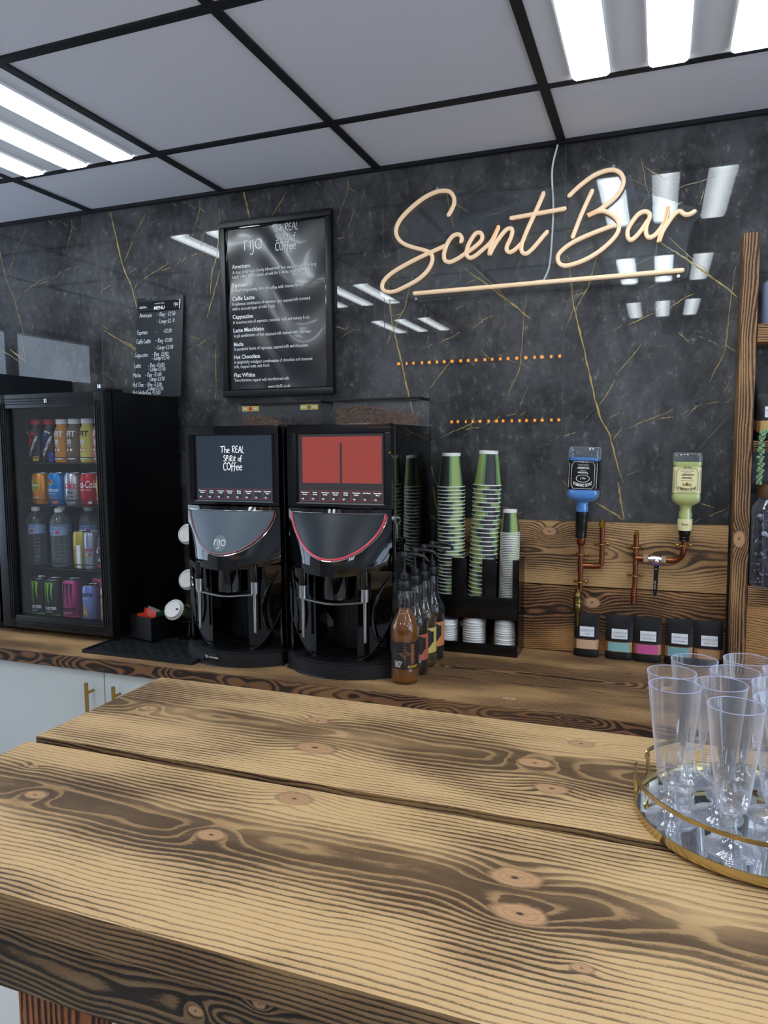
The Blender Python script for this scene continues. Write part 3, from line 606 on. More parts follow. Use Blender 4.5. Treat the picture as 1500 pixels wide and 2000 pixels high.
PT = [(428, 'Americano', 0), (462, 'A shot of espresso slowly infused with hot water to create a long', 1), (492, 'black coffee. Add a splash of milk for a white Americano', 1), (550, 'Espresso', 0), (582, 'A short invigorating shot of coffee with intense flavour', 1),
      (638, 'Caffe Latte', 0), (671, 'A delicious combination of espresso and steamed milk crowned', 1), (702, 'with a smooth layer of milk froth', 1), (757, 'Cappuccino', 0), (790, 'A luxurious mix of espresso, steamed milk and velvety froth', 1),
      (845, 'Latte Macchiato', 0), (879, 'A tall combination of hot steamed milk stained with espresso', 1), (937, 'Mocha', 0), (967, 'A wonderful fusion of espresso, steamed milk and chocolate', 1),
      (1022, 'Hot Chocolate', 0), (1054, 'A delightfully indulgent combination of chocolate and steamed', 1), (1083, 'milk, topped with milk froth', 1), (1142, 'Flat White', 0), (1173, 'Two ristrettos topped with microfoamed milk', 1)]
for y, s, k in PT:
    wdt = (len(s)*8.75 if k else len(s)*14.2)*.000597
    m.text(s, .0165 if k else .0205, pm, 'ink_white', X_(737), Z_(y), 'L', bold=.0 if k else .018, width=None if 0 else wdt)
m.text('www.rijo42.co.uk', .017, pm, 'ink_white', X_(1045), Z_(1222), 'C', width=.092)
m.build('printed_text', ps)

# ------------------------------------------------------------------ chalk menu leaning on the wall
cb = thing('chalk_menu_board', 'narrow black chalk price list leaning on the marble wall above the drinks fridge', 'menu board', (-1.784, -.048, 1.7585), (-.095, 0, 0))
m = MB(); m.box(-.105, .105, 0, .006, 0, .380, pbr('slate', '#1b1f24', .5, noise=.25, nscale=18), .001); m.build('slate_panel', cb)
m = MB(); m.box(-.097, .095, -.0025, 0, .326, .363, 'gloss_black', .0008); mp = plane_xz(-.0030)
m.text('MENU', .018, mp, 'ink_white', .0, .331, 'C', bold=.02); m.text('speciality coffee', .007, mp, 'ink_white', 0, .352, 'C'); rijo(m, mp, 'ink_white', .075, .342, .016, .09)
m.box(-.091, -.055, -.0029, -.0024, .340, .342, 'ink_white'); m.box(-.091, -.062, -.0029, -.0024, .345, .3465, 'ink_white'); m.box(.090, .093, -.0029, -.0024, .328, .361, 'ink_white'); m.build('header_strip', cb)
m = MB(); mp = plane_xz(-.0012); hx = lambda c: -.105+(c-105)*.00068; hz = lambda c: .380-(c-615)*.00056
m.hand('SYRUP SHOT', .010, mp, pbr('faint_chalk', '#77797c', .9), hx(160), hz(632), .09)
rows = [(748, 'Americano', 125, '- Reg - £2.50', 245), (795, '', 0, '- Large-£2.80', 245), (863, 'Espresso', 113, '-      -£2.00', 235), (925, 'Caffe Latte', 108, '- Reg -£3.00', 238), (972, '', 0, '- Large-£3.50', 238), (1016, 'Cappuccino', 100, '- Reg  £3.00', 215), (1043, '', 0, '- Large-£3.50', 215),
        (1090, 'Latte', 98, '- Reg -£3.00', 190), (1117, '', 0, '- Large-£3.50', 190), (1153, 'Mocha', 92, '- Reg -£3.00', 172), (1183, '', 0, 'Large-£3.50', 204), (1220, 'Hot Choc', 92, '- Reg -£3.00', 175), (1246, '', 0, 'Large-£3.50', 196), (1275, 'Flat White', 92, '-Reg -£3.00', 175)]
for y, a, xa, b, xb in rows:
    if a: m.hand(a, .0165, mp, 'chalk', hx(xa), hz(y), .10, 'L', .06, sp=.82)
    m.hand(b, .0155, mp, 'chalk', hx(xb), hz(y), .10, 'L', .06, sp=.92)
m.build('chalk_writing', cb)

# ------------------------------------------------------------------ fridges
tf = thing('tall_fridge', 'taller black appliance beyond the drinks fridge, only its side top showing at the left', 'fridge', (-2.50, -.20, CT))
m = MB(); m.box(-.28, .28, -.18, .185, 0, .926, pbr('navy_black', '#0d1116', .35), .004); m.build('body', tf)
m = MB(); m.box(-.28, .28, -.215, -.182, .03, .926, 'gloss_black', .004); m.build('door', tf)
fx0, fx1 = -2.205, -1.715
fr = thing('drinks_fridge', 'black glass-door drinks fridge standing on the worktop, stocked with bottles and cans', 'fridge', ((fx0+fx1)/2, -.375, CT))
FW = (fx1-fx0)/2
pbr('fridge_side', '#08090c', .28, spec=.4); pbr('fridge_inner', '#0d0e10', .6)
m = MB()
m.box(FW-.02, FW, 0, .355, .012, .846, 'fridge_side', .002); m.box(-FW, -FW+.02, 0, .355, .012, .846, 'fridge_side', .002)
m.box(-FW+.02, FW-.02, 0, .355, .826, .846, 'fridge_side'); m.box(-FW+.02, FW-.02, 0, .355, .012, .035, 'fridge_side'); m.box(-FW+.02, FW-.02, .335, .355, .035, .826, 'fridge_inner')
m.box(-FW+.0201, -FW+.022, .002, .335, .035, .826, 'fridge_inner'); m.box(FW-.022, FW-.0201, .002, .335, .035, .826, 'fridge_inner'); m.box(-FW+.02, FW-.02, .002, .335, .035, .038, 'fridge_inner')
for x in (-.2, .2):
    for y in (.03, .31): m.lathe([(.014, 0), (.014, .013)], 'matt_black', 12, (x, y, 0))
m.build('cabinet', fr)
m = MB()
m.box(FW-.041, FW, -.044, -.004, .02, .845, 'satin_black', .004); m.box(-FW, -FW+.060, -.044, -.004, .02, .845, 'satin_black', .004)
m.box(-FW+.06, FW-.041, -.044, -.004, .797, .845, 'satin_black', .004); m.box(-FW+.06, FW-.041, -.044, -.004, .02, .066, 'satin_black', .004)
for k in range(3):
    z = .072+k*.0; q = .006+k*.009
    m.box(-FW+.060-q+.002, -FW+.062-q+.002, -.046, -.044, .05, .815, 'gloss_black'); m.box(FW-.043+q, FW-.041+q, -.046, -.044, .05, .815, 'gloss_black')
    m.box(-FW+.05, FW-.03, -.046, -.044, .058-q, .061-q, 'gloss_black'); m.box(-FW+.05, FW-.03, -.046, -.044, .803+q, .806+q, 'gloss_black')
d = m.build('door', fr)
m = MB(); m.box(-FW+.055, FW-.036, -.028, -.024, .06, .80, 'door_glass'); g_ = m.build('glass_pane', d); g_['label'] = 'clear glass pane'
m = MB(); m.box(.0, .012, -.05, -.044, .812, .826, 'chrome', .001); m.build('badge', d)
m = MB(); m.box(FW-.06, FW+.001, -.03, .05, .846, .856, 'satin_black', .002); m.lathe([(.006, 0), (.006, .012)], 'chrome', 10, (FW-.035, -.02, .856)); m.build('hinge_cover', fr)
def wire_shelf(z):
    m = MB()
    for i in range(15): x = -FW+.035+i*(2*FW-.07)/14; m.tube([(x, .018, z), (x, .33, z)], .0014, 'satin_black', 5)
    m.tube([(-FW+.024, .018, z), (FW-.024, .018, z)], .0022, 'satin_black', 6); m.tube([(-FW+.024, .016, z+.020), (FW-.024, .016, z+.020)], .0016, 'satin_black', 6); m.tube([(-FW+.024, .32, z-.001), (FW-.024, .32, z-.001)], .0022, 'satin_black', 6)
    m.build('wire_shelf', fr)
SZ = [.605, .455, .229]
for z in SZ: wire_shelf(z)

# ---- drinks in the fridge
pbr('can_metal', '#b8bcc0', .25, metal=1)
def can(label, name_, x, y, z, r, h, col, col2=None, metal=.5, art=None, rotz=0., group=None):
    t = thing('drink_can', label, 'can', (x, y, z), (0, 0, rotz), group)
    pbr(name_, col, .3, metal=metal)
    m = MB(); m.lathe([(r*.80, 0), (r*.86, .003), (r, .010), (r, h-.014), (r*.86, h-.003)], name_, 28, capt=False); m.build('body', t)
    m = MB(); m.lathe([(r*.86, h-.003), (r*.87, h), (r*.82, h), (r*.80, h-.003)], 'can_metal', 28); m.box(-.004, .010, -.006, .006, h-.003, h-.0012, 'can_metal', .0005); m.build('lid', t)
    if art:
        m = MB(); art(m, cyl(r+.0006), r, h); m.build('printed_design', t)
    return t
def blob(m, mp, mat, x, y, rx, ry, n=20):
    m.add([mp(x+rx*math.cos(2*PI*i/n), y+ry*math.sin(2*PI*i/n)) for i in range(n)], [tuple(range(n))], mat)
def band(m, mp, mat, r, y0, y1, a0=-1.5, a1=1.5, n=14):
    for i in range(n):
        u0 = (a0+(a1-a0)*i/n)*r; u1 = (a0+(a1-a0)*(i+1)/n)*r
        m.add([mp(u0, y0), mp(u1, y0), mp(u1, y1), mp(u0, y1)], [(0, 1, 2, 3)], mat)
def bottle_s(label, name_, x, y, z, lower, cap, art, rotz=0, waist=True):
    t = thing('protein_shake_bottle', label, 'bottle', (x, y, z), (0, 0, rotz), 'shake bottles on the top fridge shelf')
    pbr(name_, lower, .35)
    w_ = .90 if waist else 1.
    m = MB(); m.lathe([(.024, 0), (.027, .004), (.0275, .03), (.0275*w_, .062), (.0275, .092), (.0265, .108), (.021, .125), (.0185, .130), (.0185, .138)], name_, 28); m.build('bottle', t)
    m = MB(); m.lathe([(.0205, .136), (.0212, .138), (.0212, .151), (.0205, .153)], cap, 24); m.build('cap', t)
    m = MB(); art(m, cyl(.0284)); m.build('printed_label', t)
    return t
pbr('red_cap', '#b02c30', .4); pbr('blue_ink', '#2a3f9a', .4); pbr('gold_ink', '#c9a23c', .35); pbr('yellow_ink', '#e9d84a', .4); pbr('green_ink', '#7cb83a', .4); pbr('orange_ink', '#e07b2a', .4); pbr('pink_ink', '#c8336e', .4); pbr('red_ink', '#c3202b', .4); pbr('grey_ink', '#5a5d60', .5)
yF = -.318
def slant(mp, ang): c, s = math.cos(ang), math.sin(ang); return lambda u, v: mp(u*c - v*s, .068+u*s+v*c)
def artA(m, mp):
    q = slant(mp, 1.15); m.text('Mars', .030, q, 'red_ink', 0, .003, 'C', bold=.04, shear=.2, width=.082); m.text('HI PROTEIN', .011, q, 'ink_white', -.006, -.012, 'C', bold=.03, width=.075); band(m, mp, 'gold_ink', .0275, .006, .022, .1, .9)
    m.box(-.019, -.010, -.0292, -.0284, .100, .112, 'grey_ink')
def artB(m, mp):
    q = slant(mp, 1.15)
    m.add([q(-.042, -.004), q(.044, -.004), q(.044, .016), q(-.042, .016)], [(0, 1, 2, 3)], 'ink_white')
    qq = slant(cyl(.0290), 1.15); m.text('SNICKERS', .016, qq, 'blue_ink', 0, .001, 'C', bold=.03, width=.08); m.text('HI PROTEIN', .012, q, 'ink_white', -.006, -.016, 'C', bold=.03, width=.075); band(m, mp, 'blue_ink', .0275, .004, .035, .5, 1.3)
def artU(dark):
    def f(m, mp):
        m.text('uFIT', .026, mp, dark, -.001, .092, 'C', bold=.03, width=.046); m.text('20', .022, mp, 'ink_white', -.004, .066, 'C', bold=.03); m.text('PROTEIN', .006, mp, 'ink_white', -.004, .058, 'C')
        for u in (-.010, .006): blob(m, mp, 'red_ink', u, .045, .0062, .0062); blob(m, cyl(.0288), 'ink_white', u, .045, .0044, .0044)
        band(m, mp, 'ink_white', .0275, .012, .018, -.7, .7)
    return f
zs = CT+SZ[0]+.0023
bottle_s('dark shake bottle with red cap and slanting red script, far left of top shelf', 'shake_dark', -2.107, yF, zs, '#1c1513', 'red_cap', artA, waist=False)
bottle_s('small brown-black shake bottle with red cap and slanting white and blue lettering', 'shake_brown', -2.046, yF, zs, '#221617', 'red_cap', artB, waist=False)
for x, nm, c, lab, dk in ((-1.990, 'shake_amber', '#c98a35', 'amber shake bottle with white cap, left of the brown one', 'ink_white'), (-1.934, 'shake_choc', '#6f5547', 'chocolate-brown shake bottle with white cap between the amber and yellow ones', 'ink_white'),
                          (-1.877, 'shake_yellow', '#d7c95e', 'pale yellow shake bottle with white cap and black lettering', 'ink_black'), (-1.818, 'shake_pink', '#c65c74', 'pink shake bottle with white cap, partly cut by the door frame', 'ink_white')):
    bottle_s(lab, nm, x, yF, zs, c, 'white_plastic', artU(dk))
def a_lip(m, mp, r, h): blob(m, mp, 'yellow_ink', -.003, h*.62, .023, .025); blob(m, cyl(r+.001), 'green_ink', -.003, h*.62, .0195, .013); m.text('Lipton', .012, cyl(r+.0014), 'ink_white', -.003, h*.59, 'C', bold=.03); m.text('PEACH', .010, mp, 'ink_white', -.002, h*.20, 'C'); blob(m, mp, 'orange_ink', .008, h*.36, .012, .010)
def a_rub(m, mp, r, h):
    for k, c in enumerate(('green_ink', 'orange_ink', 'red_ink', 'ink_black', 'yellow_ink')): a = PI*(.15+.17*k); m.ribbon([(-.002+.004*math.cos(a), h*.62+.004*math.sin(a)), (-.002+.018*math.cos(a), h*.62+.022*math.sin(a))], [.009, .003], c, mp)
    m.text('Rubicon', .017, mp, 'ink_white', 0, h*.42, 'C', bold=.02, shear=.1, width=.052); m.text('SPARKLING', .006, mp, 'ink_white', 0, h*.33, 'C'); m.text('MANGO', .010, mp, 'orange_ink', 0, h*.20, 'C'); blob(m, mp, 'orange_ink', .014, h*.10, .010, .007)
def a_dc(m, mp, r, h): m.text('Coke', .036, mp, 'red_ink', .0, h*.52, 'C', bold=.02, width=.072); [m.text(s, .013, mp, 'ink_black', .008, h*y, 'C', bold=.02) for s, y in (('This', .36), ('is my', .24), ('taste', .12))]
def a_cc(m, mp, r, h): m.text('Coca-Cola', .036, mp, 'ink_white', 0, h*.55, 'C', shear=.25, bold=.01, width=.088); m.text('ORIGINAL TASTE', .007, mp, 'ink_white', 0, h*.46, 'C'); band(m, mp, 'ink_white', r, h*.06, h*.16, .5, .85, 3)
def a_or(m, mp, r, h): blob(m, mp, 'yellow_ink', -.01, h*.6, .018, .02); m.text('ORANGE', .011, mp, 'ink_white', -.008, h*.2, 'C')
z2 = CT+SZ[1]+.0023
can('orange and yellow iced tea can, leftmost on the second fridge shelf', 'can_orange', -2.096, yF, z2, .032, .113, '#d58a33', art=a_lip)
can('bright blue fruit drink can with a multicoloured leaf, second fridge shelf', 'can_blue', -2.022, yF, z2, .033, .114, '#1f7fc4', art=a_rub)
can('silver cola can with red lettering, middle of the second fridge shelf', 'can_silver', -1.948, yF, z2, .033, .114, '#b9bcbe', metal=.9, art=a_dc)
can('red cola can with white script, second fridge shelf', 'can_red', -1.876, yF, z2, .033, .114, '#b81c22', art=a_cc)
can('orange soda can at the right end of the second fridge shelf', 'can_soda', -1.806, yF, z2, .033, .113, '#dd7a22', art=a_or)
# water bottles
def water(label, x, y, z, rotz=0.):
    t = thing('water_bottle', label, 'bottle', (x, y, z), (0, 0, rotz), 'water bottles on the third fridge shelf')
    prof = [(.020, 0), (.029, .004), (.031, .016)]
    for k in range(7): zz = .024+k*.0125; prof += [(.0295, zz), (.0318, zz+.006)]
    prof += [(.0315, .113), (.0315, .150), (.032, .156), (.029, .172), (.020, .188), (.013, .197), (.0128, .205)]
    m = MB(); m.lathe(prof, 'bottle_clear', 24, capb=True, capt=False); m.build('bottle', t)
    m = MB(); m.lathe([(.0145, .198), (.0145, .211), (.013, .2125)], 'white_plastic', 20); m.build('cap', t)
    m = MB(); mp = cyl(.0322); band(m, mp, 'water_label', .0322, .116, .148, -2.6, 2.6, 20); blob(m, cyl(.0326), 'blue_ink', -.012, .131, .013, .0145); blob(m, cyl(.0326), 'pink_ink', .017, .127, .007, .007)
    m.text('Pure Life', .008, cyl(.033), 'ink_white', -.012, .129, 'C'); m.text('Pure Life', .009, cyl(.0326), 'blue_ink', .014, .138, 'C'); m.build('paper_label', t)
    return t
pbr('water_label', '#8fa6c4', .4)
z3 = CT+SZ[2]+.0023
water('clear water bottle, leftmost on the third fridge shelf', -2.150, -.300, z3, -.25)
water('clear water bottle standing slightly back between the two front water bottles', -2.072, -.255, z3, -.3)
water('clear water bottle nearest the glass, front middle of the third fridge shelf', -2.020, -.322, z3, 0)
water('clear water bottle behind the slim yellow can', -1.955, -.245, z3, 0)
water('clear water bottle at the back right above the cola can', -1.886, -.203, z3, .2)
water('clear water bottle at the far back between the front ones', -2.01, -.19, z3, .4)
def a_rb(m, mp, r, h):
    m.ribbon([(-.004, 0.01), (-.004+.012, h*.5), (-.004+.020, h*.8)], .022, 'blue_ink', mp); m.text('Red Bull', .012, cyl(r+.001), 'red_ink', 0, h*.50, 'C', bold=.03, width=.045); blob(m, cyl(r+.0012), 'gold_ink', .002, h*.40, .008, .006); blob(m, cyl(r+.0012), 'red_ink', .012, h*.40, .006, .004)
def a_ry(m, mp, r, h): blob(m, mp, 'gold_ink', -.006, h*.62, .011, .009); blob(m, mp, 'red_ink', .010, h*.60, .009, .006); m.text('Red Bull', .010, mp, 'red_ink', 0, h*.46, 'C', bold=.02)
def a_pe(m, mp, r, h):
    blob(m, mp, 'ink_white', 0, h*.50, .022, .025); q = cyl(r+.001)
    m.add([q(.020*math.cos(a), h*.50+.023*math.sin(a)) for a in [.25+i*(PI-.5)/10 for i in range(11)]], [tuple(range(11))], 'red_ink'); m.add([q(.020*math.cos(a), h*.50+.023*math.sin(a)) for a in [PI+.25+i*(PI-.5)/10 for i in range(11)]], [tuple(range(11))], 'blue_ink')
    m.text('PEPSI', .013, cyl(r+.0013), 'ink_black', 0, h*.46, 'C', bold=.05, width=.046); m.text('MAX', .014, mp, 'red_ink', 0, h*.12, 'C', bold=.03)
can('slim silver and yellow energy drink can with a white strip label, third fridge shelf', 'can_lemon', -1.925, -.322, z3, .0265, .134, '#c7b14a', metal=.6, art=lambda m, mp, r, h: (a_ry(m, mp, r, h), m.box(.006, .021, -r-.003, -r+.003, .004, .085, 'ink_white')))
can('slim silver and blue energy drink can, third fridge shelf', 'can_bluesilver', -1.870, -.330, z3, .0265, .134, '#a9adb8', metal=.7, art=a_rb)
can('black cola can with round red white and blue mark, third fridge shelf', 'can_black', -1.808, -.328, z3, .033, .116, '#101114', metal=.4, art=a_pe)
can('slim silver can half hidden behind the black cola can', 'can_plain', -1.845, -.262, z3, .0265, .134, '#9fa3ad', metal=.7)
def claw(mat):
    def f(m, mp, r, h):
        for u, l in ((-.016, .055), (-.003, .075), (.012, .058)):
            m.ribbon([(u-.006, h*.93), (u+.004, h*.90), (u+.001, h*.90-l*.5), (u+.004, h*.90-l)], [.003, .010, .006, .002], mat, mp)
        m.text('MONSTER', .015, mp, 'ink_white' if mat == 'green_ink' else 'ink_black', 0, h*.27, 'C', bold=.03, width=.06); m.text('ENERGY', .007, mp, 'ink_white', 0, h*.20, 'C', space=1.3); band(m, mp, 'green_ink' if mat == 'green_ink' else 'pink_ink', r, h*.10, h*.15, -1.2, 1.2)
    return f
def a_rs(m, mp, r, h):
    n = 10; pts = [((.022 if i % 2 == 0 else .009)*math.sin(2*PI*i/n)-.004, h*.36+(.030 if i % 2 == 0 else .012)*math.cos(2*PI*i/n)) for i in range(n)]
    m.add([mp(a, b) for a, b in pts]+[mp(-.004, h*.36)], [(i, (i+1) % n, n) for i in range(n)], 'gold_ink')
    m.text('ROCKSTAR', .015, mp, 'ink_black', .0, h*.72, 'C', bold=.05, width=.056); m.text('REFRESH', .006, mp, 'ink_white', 0, h*.65, 'C'); m.ribbon([(-.02, h*.12), (.02, h*.3)], .008, 'blue_ink', mp); m.ribbon([(-.02, h*.5), (.02, h*.62)], .006, 'blue_ink', mp)
z4 = CT+.0385
can('black tall energy can with green claw marks, leftmost on the fridge floor', 'can_tallblack', -2.118, -.325, z4, .033, .150, '#0b0c0b', metal=.3, art=claw('green_ink'), rotz=-.1)
can('black tall energy can with green claw marks, next to the pink one', 'can_tallblack', -2.046, -.332, z4, .033, .150, '#0b0c0b', metal=.3, art=claw('green_ink'))
can('pink tall energy can with dark claw marks, middle of the fridge floor', 'can_tallpink', -1.972, -.325, z4, .033, .150, '#c23b77', metal=.5, art=claw('ink_black'), rotz=.2)
can('pink tall energy can behind the periwinkle can', 'can_tallpink', -1.902, -.258, z4, .033, .150, '#c23b77', metal=.5, art=claw('ink_black'))
can('periwinkle blue slim energy can with a gold star, front of the fridge floor', 'can_periwinkle', -1.880, -.334, z4, .0285, .138, '#7d8fcf', metal=.5, art=a_rs)
can('peach slim energy can with a gold star at the right end of the fridge floor', 'can_peach', -1.800, -.335, z4, .0285, .138, '#d98a78', metal=.5, art=a_rs)
# ------------------------------------------------------------------ coffee machines
def yb(x): return -.080*max(0., 1-(x/.163)**2)
def vis_y(x, z):                                              # visor face: bulges forward towards its lower middle
    t = min(1., max(0., (.479-z)/.15)); return yb(x)*(.32+.68*t)
def machine(label, cx, kind):
    t = thing('coffee_machine', label, 'coffee machine', (cx, -.445, CT), group=None)
    m = MB(); W_ = .1625
    m.box(-W_, W_, .012, .385, .30, .720, 'gloss_black', .004); m.box(-W_, W_, .105, .385, .045, .30, 'gloss_black', .003)
    m.box(-W_, W_, .012, .014, .478, .72, 'gloss_black')
    for s in (-1, 1): m.box(min(s*.155, s*W_), max(s*.155, s*W_), .0, .105, .045, .30, 'gloss_black', .002)
    m.box(W_-.0002, W_+.0008, .028, .030, .05, .715, 'steel'); m.box(W_-.0002, W_+.0008, .018, .0195, .05, .715, 'grid_black')
    b = m.build('housing', t)
    m = MB()                                                  # bezel with a recessed screen opening
    sx0, sx1, sz0, sz1 = -.134, .141, .492, .696
    for q in ((-W_, W_, sz1, .722), (-W_, W_, .4815, sz0), (-W_, sx0, sz0, sz1), (sx1, W_, sz0, sz1)): m.box(q[0], q[1], -.004, .014, q[2], q[3], 'gloss_black', .0015)
    for q in ((sx0, sx1, sz1-.003, sz1), (sx0, sx0+.003, sz0, sz1), (sx1-.003, sx1, sz0, sz1)): m.box(q[0], q[1], .0, .010, q[2], q[3], 'satin_black')
    m.box(sx0, sx1, -.003, .010, sz0, sz0+.0025, 'steel')  # steel colour stands in for lights reflected in the bezel's lower chamfer
    z_ = m.build('screen_bezel', t)
    m = MB(); nm = 'screen_navy' if kind == 0 else 'screen_dark'
    pbr('screen_navy', '#0b0d10', .12, emit=rgb('#2e3945'), es=.85); pbr('screen_dark', '#0b0d10', .12, emit=rgb('#3a383b'), es=.8); pbr('screen_red', '#200c0b', .12, emit=rgb('#b4504a'), es=.6); pbr('screen_white', '#888888', .3, emit=(.9, .93, .95), es=.9)
    pbr('button_red', '#441015', .3, emit=rgb('#a03a4c'), es=.8)
    m.box(sx0+.002, sx1-.002, .0065, .012, sz0+.002, sz1-.002, nm)
    mp = plane_xz(.0058)
    if kind == 0: spirit(m, mp, 'screen_white', .0, .588, .0225, .095)
    else:
        m.add([mp(-.118, .552), mp(.131, .552), mp(.131, .686), mp(-.118, .686)], [(0, 1, 2, 3)], 'screen_red')
        mq = plane_xz(.0052); m.add([mq(.002, .551), mq(.009, .551), mq(.009, .671), mq(.002, .664)], [(0, 1, 2, 3)], 'screen_dark')
    for i, (a, c) in enumerate((('Cappuccino', 'Drinks'), ('Latte', 'Drinks'), ('Americano', 'Drinks'), ('Espresso', 'Drinks'), ('Mocha', 'Drinks'), ('Chocolate', 'Drinks'), ('Hot Water', ''), ('Speciality', 'Menu'))):
        x0 = sx0+.008+i*.0328; x1 = x0+.029; z0, z1 = .500, .5305
        for q in ((x0, x1, z0, z0+.0009), (x0, x1, z1-.0009, z1), (x0, x0+.0009, z0, z1), (x1-.0009, x1, z0, z1)): m.add([mp(q[0], q[2]), mp(q[1], q[2]), mp(q[1], q[3]), mp(q[0], q[3])], [(0, 1, 2, 3)], 'button_red')
        m.text(a, .0052, mp, 'screen_white', (x0+x1)/2, .5225, 'C', bold=.02, width=min(.024, .0028*len(a)))
        if c: m.text(c, .0052, mp, 'screen_white', (x0+x1)/2, .5165, 'C', bold=.02)
        rijo(m, mp, 'screen_white', x0+.008, .504, .0055, .12)
    m.build('touch_screen', z_)
    # visor
    m = MB(); NV = 36
    def low(x): return .292+.022*(x/.1625)**2
    m.grid(lambda u, v: ((u-.5)*2*W_, vis_y((u-.5)*2*W_, .4795-(.4795-low((u-.5)*2*W_))*v), .4795-(.4795-low((u-.5)*2*W_))*v), NV, 16, 'gloss_black')
    m.grid(lambda u, v: ((u-.5)*2*W_, vis_y((u-.5)*2*W_, .30)*(1-v)+.10*v, low((u-.5)*2*W_)+.004*v*0), NV, 3, 'gloss_black')
    m.grid(lambda u, v: ((u-.5)*2*W_, vis_y((u-.5)*2*W_, .4795)*v+.012*(1-v), .4795), NV, 2, 'gloss_black')
    v_ = m.build('visor', t)
    pbr('panel_grey', '#55616b', .42, noise=.05, nscale=200); pbr('panel_dark', '#23292e', .35, noise=.2, nscale=120)
    A = .147
    def bot(x, e=0.): q = max(0., 1-((x+.0)/(A+e))**2); return .4655-(.125+e)*q**.62
    m = MB()
    m.grid(lambda u, v: (-A+2*A*u, vis_y(-A+2*A*u, .4655-(.4655-bot(-A+2*A*u))*v)-.0035, .4655-(.4655-bot(-A+2*A*u))*v), 48, 12, 'panel_grey' if kind == 0 else 'panel_dark')
    P = [(-A*math.cos(PI*i/60)) for i in range(61)]
    pts = [Vector((x, vis_y(x, bot(x))-.004, bot(x))) for x in P]
    pbr('red_trim', '#e0475a', .3); pbr('dull_red_trim', '#7c3440', .3)
    m.build('front_panel', v_)['label'] = 'slate grey half-moon panel' if kind == 0 else 'black half-moon panel'
    m = MB(); m.tube(pts, .0032 if kind else .0024, 'red_trim' if kind else 'dull_red_trim', 8); m.build('red_edge_strip', v_)
    m = MB(); m.tube([Vector((x*1.03, vis_y(x*1.03, bot(x)-.004)-.0025, bot(x)-.0045)) for x in P], .0016, 'chrome', 6); m.tube([Vector((x, vis_y(x, .4665)-.003, .4675)) for x in (-.15, -.1, -.05, 0, .05, .1, .15)], .0012, 'chrome', 6); m.build('chrome_trim', v_)
    if kind == 0:
        m = MB(); fx = lambda u, v: (-.006+u, vis_y(-.006+u, .372+v)-.0042, .372+v)
        blob(m, fx, 'badge_grey', 0, 0, .0235, .0235, 28); fy = lambda u, v: (-.006+u, vis_y(-.006+u, .372+v)-.0050, .372+v); rijo(m, fy, 'ink_white', .0, -.006, .030, .075, 'ink_red'); m.build('round_badge', v_)
    # wings either side of the cup space
    XE = .066
    def zb(x): return .047+.125*((x-XE)/(W_-XE))**2
    for s in (-1, 1):
        m = MB()
        def fn(u, v, s=s):
            x = XE+(W_-XE)*u; z = zb(x)+v*(.305-zb(x)); return (s*x, yb(x)*.42-.001, z)
        m.grid(fn, 10, 20, 'gloss_black')
        def fi(u, v, s=s):
            x = XE+(W_-XE)*u; z = zb(x)+v*(.305-zb(x)); return (s*x, yb(x)*.42+.005+.03*math.sin(u*PI/2), z)
        m.grid(fi, 10, 20, 'gloss_black')
        m.grid(lambda u, v: tuple(Vector(fn(u, 0))*(1-v)+Vector(fi(u, 0))*v), 10, 1, 'gloss_black'); m.grid(lambda u, v: tuple(Vector(fn(0, u))*(1-v)+Vector(fi(0, u))*v), 10, 1, 'gloss_black')
        e = [Vector(fn(0, 1-i/12)) for i in range(13)]+[Vector(fn(i/14, 0)) for i in range(1, 15)]
        m.tube([p+Vector((0, -.0005, 0)) for p in e], .0013, 'satin_steel', 6)
        P2_ = cat([(s*.155, yb(.155)*.42+.003, .29), (s*.130, -.03, .235), (s*.118, -.038, .17), (s*.125, -.03, .115), (s*.140, -.012, .105)], 6); m.tube(P2_, .0045, 'gloss_black', 8)
        m.build('side_wing', t)
    m = MB(); m.lathe([(.046, .222), (.047, .226), (.047, .315)], 'gloss_black', 28, (0, -.012, 0)); m.build('spout_housing', t)
    m = MB(); m.box(-.052, .052, .06, .105, .05, .30, 'satin_black', .01); m.box(.0, .003, .058, .061, .06, .22, 'grid_black'); m.build('back_column', t)
    for s in (-1, 1):
        m = MB(); c = (s*.097, -.046, 0)
        m.lathe([(.0125, .258), (.0125, .31)], 'gloss_black', 18, c); n_ = m.build('spout_mount', t)
        m = MB(); m.lathe([(.0115, .222), (.0115, .258)], 'steel', 20, c); m.lathe([(.0045, .103), (.0055, .105), (.0055, .222)], 'steel', 16, c); m.build('steel_spout', t)
    m = MB()
    P = cat([(-.097, -.058, .221), (-.062, -.060, .217), (-.03, -.064, .2135), (.0, -.066, .2125), (.03, -.064, .2135), (.062, -.060, .217), (.097, -.058, .221)], 5)
    m.loft([[p+Vector((0, -.003, -.0022)), p+Vector((0, .010, -.0022)), p+Vector((0, .010, .0022)), p+Vector((0, -.003, .0022))] for p in P], 'steel', False); m.build('spout_bridge', t)
    # base with curved drip tray
    m = MB(); arc = [(-.168+.336*i/20) for i in range(21)]
    fr_ = lambda x: -.008-.078*(1-(x/.175)**2)
    out = [(x, fr_(x)) for x in arc] + [(.168, .12), (.160, .384), (-.160, .384), (-.168, .12)]
    m.prism(out, 0., .045, 'matt_black', 'xy'); o = m.build('drip_base', t, bevel=.004)
